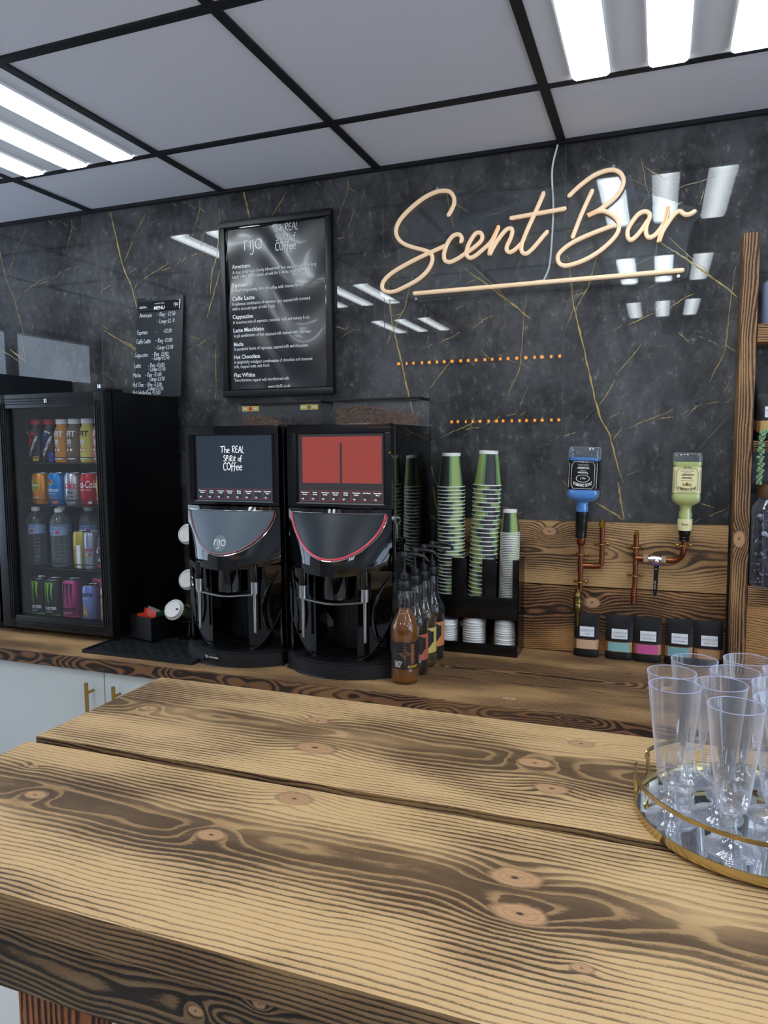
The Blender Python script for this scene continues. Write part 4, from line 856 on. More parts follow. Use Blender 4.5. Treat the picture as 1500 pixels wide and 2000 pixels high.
    if kind == 0:
        m = MB(); fx = lambda u, v: (-.036+u, fr_(-.036+u)-.0012, .026+v)
        m.grid(lambda u, v: fx((u-.5)*.066, (v-.5)*.023), 8, 1, 'gloss_black'); fy = lambda u, v: (-.036+u, fr_(-.036+u)-.0022, .026+v)
        rijo(m, fy, 'ink_white', -.019, -.003, .012, .08); m.text('0330 344 8042', .0055, fy, 'ink_white', .010, -.002, 'C', bold=.03); m.build('sticker', o)
    m = MB(); m.prism([(x*.62, fr_(x*.62)+.012) for x in arc]+[(.10, .10), (-.10, .10)], .0455, .047, 'satin_black', 'xy')
    for i in range(15):
        a = PI*(.06+.88*i/14); x, y = .098*math.cos(a), .03-.085*math.sin(a)
        m.tube([(.02*math.cos(a), .05-.02*math.sin(a), .0485), (x, y, .0485)], .0012, 'satin_black', 5)
    m.build('drip_grille', t)
    m = MB()
    for k in range(19): m.box(W_-.001, W_+.001, .036, .085, .19+k*.0085, .1935+k*.0085, 'grid_black'); m.box(W_-.001, W_+.0016, .036, .085, .1945+k*.0085, .1965+k*.0085, 'steel' if kind else 'satin_black')
    m.build('side_vent', t)
    if kind:
        m = MB(); m.lathe([(.009, 0), (.009, .006), (.005, .007)], 'steel', 18, M=Matrix.Rotation(PI/2, 4, 'Y')); m.box(.006, .016, -.002, .002, -.001, .003, 'steel')
        m.tube([(.014+.008*math.sin(2*PI*i/12), 0, -.006+.011*math.cos(2*PI*i/12)) for i in range(12)], .0012, 'steel', 6, closed=True)
        m.box(.012, .014, -.006, .006, -.038, -.016, 'steel', .001); m.box(.0125, .0135, -.002, .002, -.058, -.036, 'steel'); m.build('lock_with_key', t, loc=(W_, .008, .455))
    # bean hopper on top
    hy = .29 if kind == 0 else .26; x0, x1 = (-.137, .164) if kind == 0 else (-.132, .160)
    m = MB()
    for q in ((x0, x1, hy, hy+.002), (x0, x1, hy+.108, hy+.11)): m.box(q[0], q[1], q[2], q[3], .721, .802, 'hopper_plastic')
    for x in ((x0, x0+.002), (x1-.002, x1)) + (((.010, .012),) if kind == 0 else ()): m.box(x[0], x[1], hy+.002, hy+.108, .721, .802, 'hopper_plastic')
    m.box(x0, x1, hy, hy+.11, .7205, .723, 'hopper_plastic')
    hp = m.build('bean_hopper', t)
    m = MB()
    for q in ((x0-.003, x1+.003, hy-.003, hy+.006), (x0-.003, x1+.003, hy+.104, hy+.113), (x0-.003, x0+.006, hy+.006, hy+.104), (x1-.006, x1+.003, hy+.006, hy+.104)): m.box(q[0], q[1], q[2], q[3], .802, .810, 'satin_black', .0012)
    m.box(x0+.006, x1-.006, hy+.006, hy+.104, .805, .807, 'hopper_plastic'); m.build('hopper_lid', hp)
    if kind == 0:
        m = MB(); mp = plane_xz(hy-.0012)
        for x, s, c in ((x0+.035, 'RED', 'red_ink'), (x1-.042, 'DECAF', 'pale_gold')):
            m.box(x-.033, x+.033, hy-.001, hy, .780, .797, 'label_gold'); mp2 = plane_xz(hy-.0020); blob(m, mp, c, x, .7885, .007, .007)
            for k in (-1, 1): m.text(s, .0062, mp, 'ink_white', x+k*.020, .7865, 'C', bold=.02)
        m.build('hopper_label', hp)
    return t, x0, x1, hy
pbr('badge_grey', '#77838c', .35); pbr('satin_steel', '#55575a', .3, metal=1); pbr('label_gold', '#b9a75f', .4)
M1 = machine('left black coffee machine with dark screen of white lettering and grey half-moon panel', -1.217, 0)
M2 = machine('right black coffee machine with red screen and bright red curved edge strip', -.8625, 1)
# beans
pbr('coffee_bean', '#70503a', .35, noise=.4, nscale=90); pbr('coffee_bean_dark', '#35241b', .35, noise=.4, nscale=90)
BV = [(math.cos(a)*math.cos(b), math.sin(a)*math.cos(b), math.sin(b)) for b in (-1.0, -.0, 1.0) for a in [2*PI*i/6 for i in range(6)]]
def beans(label, x0, x1, y0, y1, z0, hfun, mat, n):
    m = MB(); fs = [(j*6+i, j*6+(i+1) % 6, (j+1)*6+(i+1) % 6, (j+1)*6+i) for j in range(2) for i in range(6)] + [tuple(range(6))[::-1], tuple(range(12, 18))]
    m.grid(lambda u, v: (x0+(x1-x0)*u, y0+.004+(y1-y0-.008)*v, z0+hfun(u)-.006), 12, 2, mat)
    m.box(x0, x1, y0+.003, y0+.004, z0, z0+.004, mat)
    for i in range(n):
        front = rnd.random() < .72
        u = rnd.random(); x = x0+.005+(x1-x0-.010)*u
        if front: y = y0+.0052; z = z0+.004+(hfun(u)-.004)*rnd.random()
        else: y = rnd.uniform(y0+.006, y1-.006); z = z0+hfun(u)-.004+rnd.uniform(-.002, .004)
        R = Matrix.Rotation(rnd.uniform(0, 6.3), 3, 'Z') @ Matrix.Rotation(rnd.uniform(0, 6.3), 3, 'X') @ Matrix.Rotation(rnd.uniform(0, 6.3), 3, 'Y')
        m.add([Vector((x, y, z)) + R @ Vector((a*.0056, b*.0040, c*.0030)) for a, b, c in BV], fs, mat, True)
    o = m.build('coffee_beans'); tag(o, label, 'coffee beans', kind='stuff'); return o
for (T_, x0, x1, hy), specs in ((M1, ((0, .48, .034, 'coffee_bean', 'brown coffee beans in the left chamber of the left machine hopper', 330), (.52, 1, .026, 'coffee_bean_dark', 'low layer of darker coffee beans in the right chamber of the left machine hopper', 260))), (M2, ((0, 1, .056, 'coffee_bean', 'deep heap of coffee beans filling the hopper of the right machine', 900),))):
    ox_, oy_ = T_.location.x, T_.location.y
    for a, b, h, mt_, lab, n in specs:
        xa, xb = ox_+x0+(x1-x0)*a+.004, ox_+x0+(x1-x0)*b-.004
        beans(lab, xa, xb, oy_+hy+.003, oy_+hy+.105, CT+.7235, lambda u, h=h: h*(.9+.25*math.sin(u*4.2+.3)-.12*u), mt_, n)
# ------------------------------------------------------------------ rubber mat, sachet box, tilted cup rack
pbr('rubber', '#14181c', .5); pbr('box_card', '#08080a', .45)
m = MB(); m.box(-.215, .205, -.10, .10, 0, .006, 'rubber')
for q in ((-.215, .205, -.10, -.094), (-.215, .205, .094, .10), (-.215, -.209, -.094, .094), (.199, .205, -.094, .094)): m.box(q[0], q[1], q[2], q[3], .006, .012, 'rubber')
for j in range(9):
    for i in range(10):
        x = -.19+i*.040+(j % 2)*.016; y = -.08+j*.020
        if x < .185: m.box(x, x+.024, y, y+.003, .006, .0085, 'satin_black')
o = m.build('drip_mat', loc=(-1.515, -.447, CT)); tag(o, 'black ribbed rubber bar mat in front of the sachet box and left coffee machine', 'mat')
bx = thing('sachet_box', 'narrow open black cardboard box of sachets between fridge and left coffee machine', 'box', (-1.575, -.398, CT+.0125), (0, 0, -.25))
m = MB(); bw, bl, bh = .110, .20, .078
for q in ((-bw, 0, 0, .0025), (-bw, 0, bl-.0025, bl), (-bw, -bw+.0025, .0025, bl-.0025), (-.0025, 0, .0025, bl-.0025)): m.box(q[0], q[1], q[2], q[3], 0, bh, 'box_card')
m.box(-bw, 0, 0, bl, 0, .002, 'box_card'); m.build('carton', bx)
pbr('red_foil', '#c2391f', .35, noise=.25, nscale=70); pbr('dark_foil', '#141214', .25); pbr('green_foil', '#2f6a4a', .3, noise=.5, nscale=70); pbr('silver_foil', '#c3cbc9', .25, metal=.4, noise=.3, nscale=60); pbr('kraft', '#8a6a3c', .7)
def sachet(label, col, x, y, z, rot, w_=.062, h_=.072, text=None, band_=True):
    t = thing('sugar_sachet', label, 'sachet', (x, y, z), rot, 'sachets in the black box')
    m = MB()
    def s_(u, v, k): e = math.sin(PI*min(1, max(0, u)))*math.sin(PI*min(1, max(0, v))); return ((u-.5)*w_, k*.0035*e**.6, v*h_)
    m.grid(lambda u, v: s_(u, v, -1), 8, 8, col); m.grid(lambda u, v: s_(u, v, 1), 8, 8, col); m.build('packet', t)
    if band_:
        m = MB(); m.add([(-w_/2, -.0042, h_*.12), (w_/2, -.0042, h_*.12), (w_/2, -.0042, h_*.40), (-w_/2, -.0042, h_*.40)], [(0, 1, 2, 3)], 'dark_foil')
        if text: m.text(text, .011, plane_xz(-.0046), 'ink_white', 0, h_*.20, 'C', bold=.02)
        m.build('printed_band', t)
    return t
Rz = lambda x, y, z: (Matrix.Translation((-1.575, -.398, CT+.0125)) @ Matrix.Rotation(-.25, 4, 'Z') @ Vector((x, y, z)))
sp = Rz(-.040, .018, .030); sachet('orange-red sachet with dark printed band at the front right of the sachet box', 'red_foil', *sp, (-.1, .12, -.25), text='Tetley')
sp = Rz(-.083, .022, .012); sachet('orange-red sachet leaning at the left front of the sachet box', 'red_foil', *sp, (-.15, -.25, -.1), .05, .068, band_=False)
sp = Rz(-.072, .034, .014); sachet('orange-red sachet tucked behind the leaning one in the sachet box', 'red_foil', *sp, (-.1, -.45, -.2), .05, .068, band_=False)
for k, (x, y, z, c, r, lab) in enumerate(((-.07, .07, .045, 'silver_foil', (.35, .3, .3), 'silvery sachet in the middle of the sachet box'), (-.035, .095, .045, 'green_foil', (.7, -.3, .5), 'green foil sachet right of middle in the sachet box'), (-.075, .115, .045, 'dark_foil', (.6, .5, -.4), 'dark foil sachet towards the back left of the sachet box'),
                                       (-.04, .14, .045, 'silver_foil', (.5, -.5, .8), 'silvery sachet towards the back right of the sachet box'), (-.065, .165, .045, 'green_foil', (.8, .2, .2), 'green foil sachet at the back of the sachet box'), (-.03, .055, .025, 'dark_foil', (.6, .1, .4), 'dark foil sachet just behind the orange front sachet'))):
    sp = Rz(x, y, z); sachet(lab, c, *sp, (r[0], r[1], r[2]-.25), .055, .058, band_=False)
sp = Rz(-.018, .170, .045); sachet('brown paper sachet standing at the far end of the sachet box', 'kraft', *sp, (.3, .5, .1), .04, .055, band_=False)

def mpc_flip(f): return lambda u, v: f(u, -v)
# paper cup: origin at the rim plane, narrow end up (cups are stored upside down)
def cup_mesh(R0=.0435, R1=.0300, hh=.110, rim=.0018):
    m = MB()
    m.lathe([(R0, .0025), (R1+.0006, hh-.010)], 'green_patterned_card', 28, capb=False, capt=False)
    m.lathe([(R1+.0007, hh-.010), (R1, hh), (R1-.002, hh), (R1-.0025, hh-.008), (.0001, hh-.008)], 'white_card', 28, capb=False, capt=False)
    m.lathe([(R0-.0006, .002), (R1, hh-.012)][::-1], 'white_card', 28, capb=False, capt=False)
    m.lathe([(R0-.001, 0), (R0+rim, .0004), (R0+rim+.0004, .0018), (R0+rim, .0032), (R0-.0004, .0034)], 'white_card', 28, capb=False, capt=False)
    if R0 > .04:
        sl = (R0-R1-.0006)/(hh-.0125)
        mpc = lambda u, v: ((R0-sl*v+.0006)*math.cos(-u/.037), (R0-sl*v+.0006)*math.sin(-u/.037), v)
        rijo(m, mpc_flip(mpc), 'grey_ink', 0, -.052, .026, .07); spirit(m, mpc_flip(mpc), 'grey_ink', 0, -.094, .0075, .12)
    return m
lg = cup_mesh().build('paper_cup')
sm = cup_mesh(.0295, .0215, .075, .0014)
# black rack holding cups and lids on their sides, tucked beside the left machine
rk = thing('cup_rack', 'tilted black wire-and-plastic cup rack beside the left coffee machine', 'rack', (-1.50, -.255, CT))
m = MB()
m.tube(cat([(-.005, -.03, .008), (-.008, -.01, .1), (.02, .0, .25), (.0, .01, .40), (.0, .0, .50)], 5), .006, 'satin_black', 8)
m.tube(cat([(.05, .02, .008), (.05, .03, .2), (.05, .03, .50)], 5), .006, 'satin_black', 8)
m.box(-.03, .08, -.06, .09, 0, .008, 'satin_black', .002)
m.build('stand', rk)
def arm(z, x, y, ax):
    m = MB(); A = Vector(ax).normalized(); c = Vector((x, y, z)); q = A.to_track_quat('Z', 'Y').to_matrix()
    ring = lambda d, r: [c+A*d+q @ Vector((r*math.cos(2*PI*i/20), r*math.sin(2*PI*i/20), 0)) for i in range(20)]
    m.tube(ring(.02, .0315), .0022, 'satin_black', 6, closed=True); m.tube(ring(.062, .028), .0022, 'satin_black', 6, closed=True)
    for i in (2, 7, 12, 17): m.tube([ring(.02, .0315)[i], ring(.062, .028)[i]], .002, 'satin_black', 6)
    m.build('holder', rk)
AX = (-.05, .85, -.45)
RB = rk.location
arms = [((-.024, -.085, .112), AX, 'paper cup lying with its white base towards the viewer, lowest in the tilted rack'),
        ((-.010, -.020, .205), (-.08, .9, -.32), 'paper cup on its side in the tilted rack, half hidden by the left machine'),
        ((-.010, -.015, .362), (-.08, .92, -.28), 'topmost paper cup sticking out behind the left edge of the left machine')]
for (p, ax, lab) in arms: arm(p[2], p[0]+ax[0]*0, p[1], ax)
# lids
def lid_mesh(R=.0455, dome=True):
    m = MB()
    m.lathe([(R-.002, 0), (R+.0012, .0006), (R+.0016, .003), (R-.0002, .0042), (R-.003, .007), (R-.0058, .0155), (R-.0075, .018), (R-.0105, .0182), (R-.0125, .0150), (.004, .0148), (.0001, .0148)], 'white_plastic', 32, capb=False)
    m.box(.016, .028, -.004, .004, .0147, .0156, 'satin_black'); return m
for i, (p, ax, lab) in enumerate(arms):
    A = Vector(ax).normalized(); c = RB+Vector(p); q = (-A).to_track_quat('Z', 'Y').to_euler()
    o = dup(lg) if i else lg
    # inverted mesh: rim plane at origin, narrow end along local +z
    o.rotation_euler = (A).to_track_quat('Z', 'Y').to_euler(); o.location = c; o.scale = (.78, .78, .78)
    tag(o, lab, 'cup', 'cups in the tilted rack')
L0_ = lid_mesh(.0445).build('cup_lid')
for i, (p, ax, lab) in enumerate(arms):
    A = Vector(ax).normalized(); o = L0_ if i == 0 else dup(L0_)
    o.rotation_euler = (-A).to_track_quat('Z', 'Y').to_euler(); o.location = RB+Vector(p)-A*.001+A*.004; o.scale = (.78, .78, .78)
    tag(o, ('white lid facing out on the lowest cup of the tilted rack', 'white raised lid on the middle cup of the tilted rack', 'white lid on the top cup of the tilted rack')[i], 'lid', 'lids in the tilted rack')

# ------------------------------------------------------------------ cup and lid organiser
og = thing('cup_organiser', 'black plastic organiser with tall cup slots above a row of lid bins', 'organiser', (-.575, -.13, CT))
m = MB(); x0, x1 = -.112, .178; D_ = .118
pbr('og_black', '#0b0b0d', .22, spec=.5)
m = MB()
m.box(x0, x1, D_-.003, D_, 0, .302, 'og_black'); m.box(x0, x1, 0, D_-.003, .0, .003, 'og_black'); m.box(x0, x1, .004, D_-.003, .134, .137, 'og_black')
for x in (x0, x1-.003): m.box(x, x+.003, .0, D_-.003, .003, .302, 'og_black')
m.build('shell', og)
DIV = [-.003, .0945]
m = MB()
for x in DIV: m = MB(); m.box(x, x+.003, .004, D_-.003, .137, .300, 'og_black'); m.build('upper_divider', og)
for x in (-.018, .073): m = MB(); m.box(x, x+.003, .004, D_-.003, .003, .134, 'og_black'); m.build('lower_divider', og)
m = MB(); SL = [(-.093, -.037), (.012, .062), (.107, .158)]
m.box(x0, x1, 0, .003, .110, .182, 'og_black', .001)
ed = [x0]+[q for ab in SL for q in ab]+[x1]
for a, b in zip(ed[::2], ed[1::2]): m.box(a, b, 0, .003, .180, .302, 'og_black', .001)
m.build('slotted_front', og)
m = MB(); xl = -.115; m.box(xl, x1, -.020, -.017, 0, .036, 'og_black', .001); m.box(xl, x1, -.017, 0, 0, .003, 'og_black'); m.box(xl, xl+.003, -.017, 0, .003, .036, 'og_black'); m.box(x1-.003, x1, -.017, 0, .003, .036, 'og_black'); m.build('front_lip', og)
cols = [(-.6355, -.072, 31, .0115, 1.434, lg, 'left tall stack behind the syrup pumps', 0., 0., 2.25),
        (-.5255, -.072, 27, .0137, 1.441, lg, 'slightly leaning middle tall stack', .045, 0., 1.0),]
for (x, y, n, dz, ztop, src, lab, lean, _, rz) in cols:
    z0 = 1.0495
    n = int((ztop-z0)/dz)+1
    for k in range(n):
        z = ztop-k*dz
        o = dup(src); o.scale = (1, 1, 1); o.rotation_mode = 'ZYX'; o.location = (x+.006+(z-1.25)*lean, y, z); o.rotation_euler = (0, lean*.9, rz + (0 if k == 0 else (rnd.random()*.9-.45) + (2.1 if rnd.random() < .25 else 0)))
        tag(o, 'topmost upside-down green and black paper cup of the '+lab if k == 0 else 'upside-down patterned paper cup nested in the '+lab, 'cup', ('top cups of the tall stacks' if k == 0 else 'nested cups, '+lab.split(',')[0]))
s0 = sm.build('small_paper_cup')
ztop, dz = 1.2905, .0056; n = int((ztop-1.0495)/dz)
for k in range(n):
    z = ztop-k*dz; o = s0 if k == 0 else dup(s0)
    o.location = (-.442+.004+(z-1.2)*.02, -.072, z); o.rotation_euler = (0, .02, 2.3 if k == 0 else 2.3+rnd.uniform(-.2, .2))
    tag(o, 'topmost small espresso cup, green and black, of the short right-hand stack' if k == 0 else 'small upside-down espresso cup nested in the right-hand stack', 'cup', 'top cups of the tall stacks' if k == 0 else 'nested espresso cups in the right-hand stack')
for (x, n, dz, R, lab, dirx) in ((-.636, 11, .0072, .0400, 'left lid bin, tilted stack beside the syrup bottles', .0), (-.5435, 12, .0078, .0405, 'middle lid bin', .0), (-.4475, 13, .0073, .032, 'right lid bin, small lids', .0)):
    src = lid_mesh(R).build('cup_lid')
    tilt = .16 if x < -.6 else .0
    for k in range(n):
        o = src if k == 0 else dup(src)
        o.location = (x+k*dz*tilt*.6, -.088+rnd.uniform(-.0015, .0015), CT+.0045+(.007 if tilt else 0)+k*dz); o.rotation_euler = (rnd.uniform(-.03, .03), tilt+rnd.uniform(-.02, .02), -PI/2+rnd.uniform(-.3, .3))
        top = k == n-1
        tag(o, 'topmost white lid in the '+lab if top else 'white lid stacked in the '+lab, 'lid', 'top lids of the bins' if top else 'lids in the '+lab.split(',')[0])

# ------------------------------------------------------------------ syrup bottles with pumps
pbr('pump_black', '#1c1c1e', .35); pbr('label_black', '#221d1b', .5); pbr('label_brown', '#8a5a3a', .5)
def syrup(label, x, y, rz, liq, lab_col, words, first):
    nm = 'syrup_'+liq.strip('#'); pbr(nm, liq, .08, trans=.75, ior=1.36)
    t = thing('syrup_bottle', label, 'bottle', (x, y, CT), (0, 0, rz), 'pump syrup bottles')
    prof = [(.030, 0), (.0375, .004), (.0385, .012), (.0385, .040), (.0378, .043), (.0378, .122), (.0385, .125), (.0388, .150), (.0375, .162), (.031, .178), (.022, .194), (.0185, .204), (.0178, .214), (.0195, .232), (.0195, .246), (.0165, .253), (.0155, .262)]
    m = MB(); m.lathe(prof, 'syrup_glass', 48, flute=(.014, .126, .204)); m.build('bottle', t)
    hl = .205 if first else .17
    inner = [(max(.001, r-.0022), z+.003) for r, z in prof if z < hl]; m = MB(); m.lathe(inner, nm, 36); m.build('syrup', t)
    m = MB(); m.lathe([(.0175, .259), (.0185, .261), (.0185, .281), (.0165, .284), (.0165, .288)], 'pump_black', 28)
    for i in range(24): a = 2*PI*i/24; m.box(.0185*math.cos(a)-.0006, .0185*math.cos(a)+.0006, .0185*math.sin(a)-.0006, .0185*math.sin(a)+.0006, .262, .280, 'satin_black')
    m.build('cap', t)
    m = MB(); m.lathe([(.012, .288), (.0135, .292), (.0125, .304), (.006, .309), (.0042, .311), (.0042, .352)], 'pump_black', 18)
    m.lathe([(.009, .350), (.0105, .354), (.0105, .362), (.008, .366)], 'pump_black', 18)
    m.tube(cat([(0, 0, .359), (.02, 0, .3605), (.042, 0, .358), (.058, 0, .352), (.065, 0, .342)], 5), [.0062, .0062, .006, .006, .0058, .0057, .0056, .0055, .0054, .0052, .005, .005, .0048, .0047, .0046, .0045, .0044, .0043, .0042, .0042, .004], 'pump_black', 10)
    m.build('pump', t, rot=(0, 0, -rz+.15))
    m = MB(); m.tube([(0, 0, .05), (0, 0, .26)], .003, 'bottle_clear', 8); m.build('dip_tube', t)
    m = MB(); R = .0382
    m.lathe([(R, .045), (R, .120)], lab_col, 40, capb=False, capt=False); mp = cyl(R+.0004); mp2 = cyl(R+.0008)
    if first:
        for i in range(9): m.add([mp(-.030, .103-i*.0052), mp(-.012-(i % 3)*.003, .103-i*.0052), mp(-.012-(i % 3)*.003, .1045-i*.0052), mp(-.030, .1045-i*.0052)], [(0, 1, 2, 3)], 'grey_ink')
        m.hand('The REAL', .0055, mp, 'ink_white', -.018, .063, .12); m.hand('SPiRit of', .0052, mp, 'ink_white', -.018, .0575, .12); m.hand('COffee', .0062, mp, 'ink_white', -.018, .051, .12)
        for k in range(4):
            d = .007+.007*k
            for (sx, sy) in ((1, 1), (1, -1), (-1, 1), (-1, -1)): m.ribbon([(.012+sx*d*.9, .088), (.012, .088+sy*d)] if (sx+sy) != 0 or k < 3 else [(.012+sx*d, .088), (.012, .088+sy*d)], .0022, 'label_brown', mp)
        for k in range(12): m.ribbon([(.030, .060+k*.0046), (.040, .064+k*.0046)], .0014, 'orange_ink', mp)
        m.text('HONEY', .010, mp, 'gold_ink', .038, .049, 'C', bold=.03)
    else:
        n = 40                                                # dark drip shape over the coloured label
        for i in range(n):
            a0, a1 = -1.7+3.4*i/n, -1.7+3.4*(i+1)/n; f = lambda a: .075+.010*math.sin(a*3.1+1)+.004*math.sin(a*9); g = lambda a: .113+.004*math.sin(a*7)
            m.add([mp(a0*R, f(a0)), mp(a1*R, f(a1)), mp(a1*R, g(a1)), mp(a0*R, g(a0))], [(0, 1, 2, 3)], 'label_black')
        blob(m, mp2, lab_col, .012, .092, .0175, .0175); blob(m, cyl(R+.0011), 'label_black', .012, .092, .0155, .0155); rijo(m, cyl(R+.0015), 'ink_white', .012, .088, .015, .09, 'ink_red')
        m.text(words[0], .0085, mp2, 'ink_white', .012, .064, 'C', bold=.03); m.text(words[1], .0085, mp2, 'ink_white', .012, .055, 'C', bold=.03); m.text('FLAVOUR', .004, mp2, 'ink_white', .012, .049, 'C')
    m.build('paper_label', t); return t
clear('syrup_glass', (.93, .93, .92), 1., .05, .03, edge=.05)
pbr('lab_salmon', '#b0604d', .5); pbr('lab_lemon', '#cdbb6a', .5); pbr('lab_orange', '#cf8350', .5)
syrup('front pump bottle of amber honey syrup with black label, at the worktop edge', -.652, -.477, .0, '#c98122', 'label_black', (), True)
syrup('second pump bottle, dark syrup with salmon and black dripping label', -.651, -.389, -.45, '#4a2a26', 'lab_salmon', ('SALTED', 'HAZELNUT'), False)
syrup('third pump bottle, golden syrup with pale yellow and black label', -.650, -.309, -.5, '#8a6a3a', 'lab_lemon', ('CARAMEL', 'VANILLA'), False)
syrup('fourth pump bottle at the back of the row, dark syrup with orange label', -.648, -.229, -.55, '#3a221d', 'lab_orange', ('CREAMY', 'CARAMEL'), False)
# ------------------------------------------------------------------ inverted bottles and copper pipework
def rsq(hw, hd, z, p=5., n=32, cx=0.):
    r = []
    for i in range(n):
        a = 2*PI*i/n; c, s = math.cos(a), math.sin(a)
        r.append(Vector((cx+hw*math.copysign(abs(c)**(2/p), c), hd*math.copysign(abs(s)**(2/p), s), z)))
    return r
def inv_bottle(label, loc, rot, hw, hb, neck_l, liq, lab_col, ink, lines, collar):
    t = thing('inverted_bottle', label, 'bottle', loc, rot, None)
    nb = neck_l; hd = hw*.80
    S = [(0, .0150, .0150, 2), (nb*.45, .0185, .0185, 2), (nb*.75, .0190, .0190, 2), (nb*.95, .0165, .0165, 2), (nb+.006, .0175, .0175, 2.1), (nb+.012, hw*.66, hd*.66, 2.6), (nb+.018, hw*.90, hd*.90, 3.4), (nb+.026, hw, hd, 4.6), (nb+.040, hw, hd, 5.5), (nb+.045, hw*.955, hd*.955, 6), (hb-.040, hw*.955, hd*.955, 6), (hb-.034, hw, hd, 6), (hb-.010, hw, hd, 5.5), (hb-.002, hw*.95, hd*.95, 5), (hb, hw*.85, hd*.85, 4.5)]
    m = MB(); m.loft([rsq(a, b, z, p) for z, a, b, p in S], 'bottle_clear'); m.build('glass_bottle', t)
    m = MB(); lv = hb-.032 if collar is None else hb-.026
    S2 = [q for q in S if q[0] < lv]; q = S2[-1]; S2.append((lv, hw, hd, 6))
    m.loft([rsq(max(.004, a-.0016), max(.004, b-.0016), z+.0005, p) for z, a, b, p in S2], liq); m.build('liquid', t)
    z0, z1 = nb+.047, hb-.041; m = MB(); k = .957
    m.loft([rsq(hw*k+.0006, hd*k+.0006, z, 6.) for z in (z0, z1)], lab_col, True, False)
    y_ = -hd*k-.0012; cz = (z0+z1)/2; hh = (z1-z0)/2; mp = lambda u, v: (-u, y_, cz-v); ww = hw*.72
    for (fx_, fz_) in ((ww, hh*.92),):
        fr = [(ww-.006, fz_), (-ww+.006, fz_), (-ww+.003, fz_-.006), (-ww, fz_-.010), (-ww, -fz_+.010), (-ww+.003, -fz_+.006), (-ww+.006, -fz_), (ww-.006, -fz_), (ww-.003, -fz_+.006), (ww, -fz_+.010), (ww, fz_-.010), (ww-.003, fz_-.006), (ww-.006, fz_)]
        m.ribbon(fr, .0010, ink, mp)
    for (s, sz, y, wd, arc, bo) in lines: m.text(s, sz, mp, ink, 0, y, 'C', bold=bo, width=wd, arc=arc)
    for sx in (-1, 1):
        for i in range(16): z = z0+.006+i*(z1-z0-.012)/16; m.box(sx*hw*.87-.0006, sx*hw*.87+.0006, y_, y_+.0006, z, z+.0028, ink)
    if collar is None:
        m.add([mp(.020*math.cos(2*PI*i/24), .010+.0115*math.sin(2*PI*i/24)) for i in range(24)]+[mp(.0185*math.cos(2*PI*i/24), .010+.0102*math.sin(2*PI*i/24)) for i in range(24)], [(i, (i+1) % 24, 24+(i+1) % 24, 24+i) for i in range(24)], ink)
    else:
        blob(m, mp, 'honey_ink', 0, .012, .0035, .0055)
        for sx in (-1, 1):
            for dv in (.004, -.002): m.ribbon([(0, .012), (sx*.010, .013+dv), (sx*.013, .010+dv)], [.001, .003, .001], 'honey_ink', mp)
    m.build('printed_label', t)
    m = MB()
    if collar is None:
        prof = [(.0165, -.066), (.0172, -.060), (.0158, -.055), (.0170, -.048), (.0160, -.042), (.0182, -.034), (.0175, -.020), (.0185, -.012), (.0178, -.004), (.0198, .004), (.0195, .014)]
        m.lathe(prof, 'tape_black', 24, flute=(.012, -.05, .0)); m.build('tape_wrap', t)
    else:
        m.lathe([(.0185, .0), (.0203, .016), (.0203, .034)], collar, 28, capb=False, capt=False); q = cyl(.0208); m.hand('Honey', .008, q, 'ink_black', 0, .016, .1, 'C'); m.build('neck_label', t)
        m = MB(); m.lathe([(.0125, -.032), (.0155, -.030), (.0120, -.026), (.0155, -.022), (.0125, -.018), (.0160, -.014), (.0165, .002)], 'satin_black', 24); m.build('rubber_stopper', t)
    return t
pbr('liquid_blue', '#3f8fdd', .25, coat=.4); pbr('liquid_yellow', '#cdd07a', .25, coat=.4); pbr('jd_black', '#0e0e10', .35); pbr('cream_label', '#e6dba6', .5); pbr('tape_black', '#0b0b0c', .22, bump=.6, nscale=150); pbr('honey_ink', '#a07c3a', .5)
JD = [("JACK DANIEL'S", .0120, .026, .054, -9., .03), ('No.7', .0085, .0065, .015, None, .02), ('Tennessee', .0090, -.0100, .030, None, .02), ('SOUR MASH', .0038, -.0150, .018, None, 0), ('WHISKEY', .0075, -.0245, .036, None, .03), ('DISTILLED & BOTTLED BY', .0028, -.0285, .030, None, 0), ('LYNCHBURG, TENNESSEE', .0028, -.0325, .032, None, 0), ('70cl  40% vol', .0052, -.0415, .026, None, .02)]
JH = [("JACK DANIEL'S", .0110, .023, .050, -8., .03), ('BLENDED WITH HONEY', .0030, .0005, .034, None, .0), ('Tennessee', .0085, -.0085, .028, None, .02), ('HONEY', .0075, -.0180, .034, None, .03), ('LIQUEUR', .0030, -.0225, .018, None, 0), ('MASTER DISTILLER LYNCHBURG', .0028, -.0265, .036, None, 0), ('PRODUCT OF USA', .0028, -.0300, .034, None, 0), ('70cl 35%', .0055, -.0380, .020, None, .02)]
inv_bottle('square glass bottle of bright blue liquid mounted upside down, black label', (-.2165, -.0745, 1.350), (0, .035, 0), .0465, .211, .036, 'liquid_blue', 'jd_black', 'ink_white', JD, None)
inv_bottle('square glass bottle of pale yellow-green liquid mounted upside down, cream label', (.0755, -.0690, 1.316), (0, .012, 0), .0395, .226, .064, 'liquid_yellow', 'cream_label', 'ink_black', JH, 'cream_label')
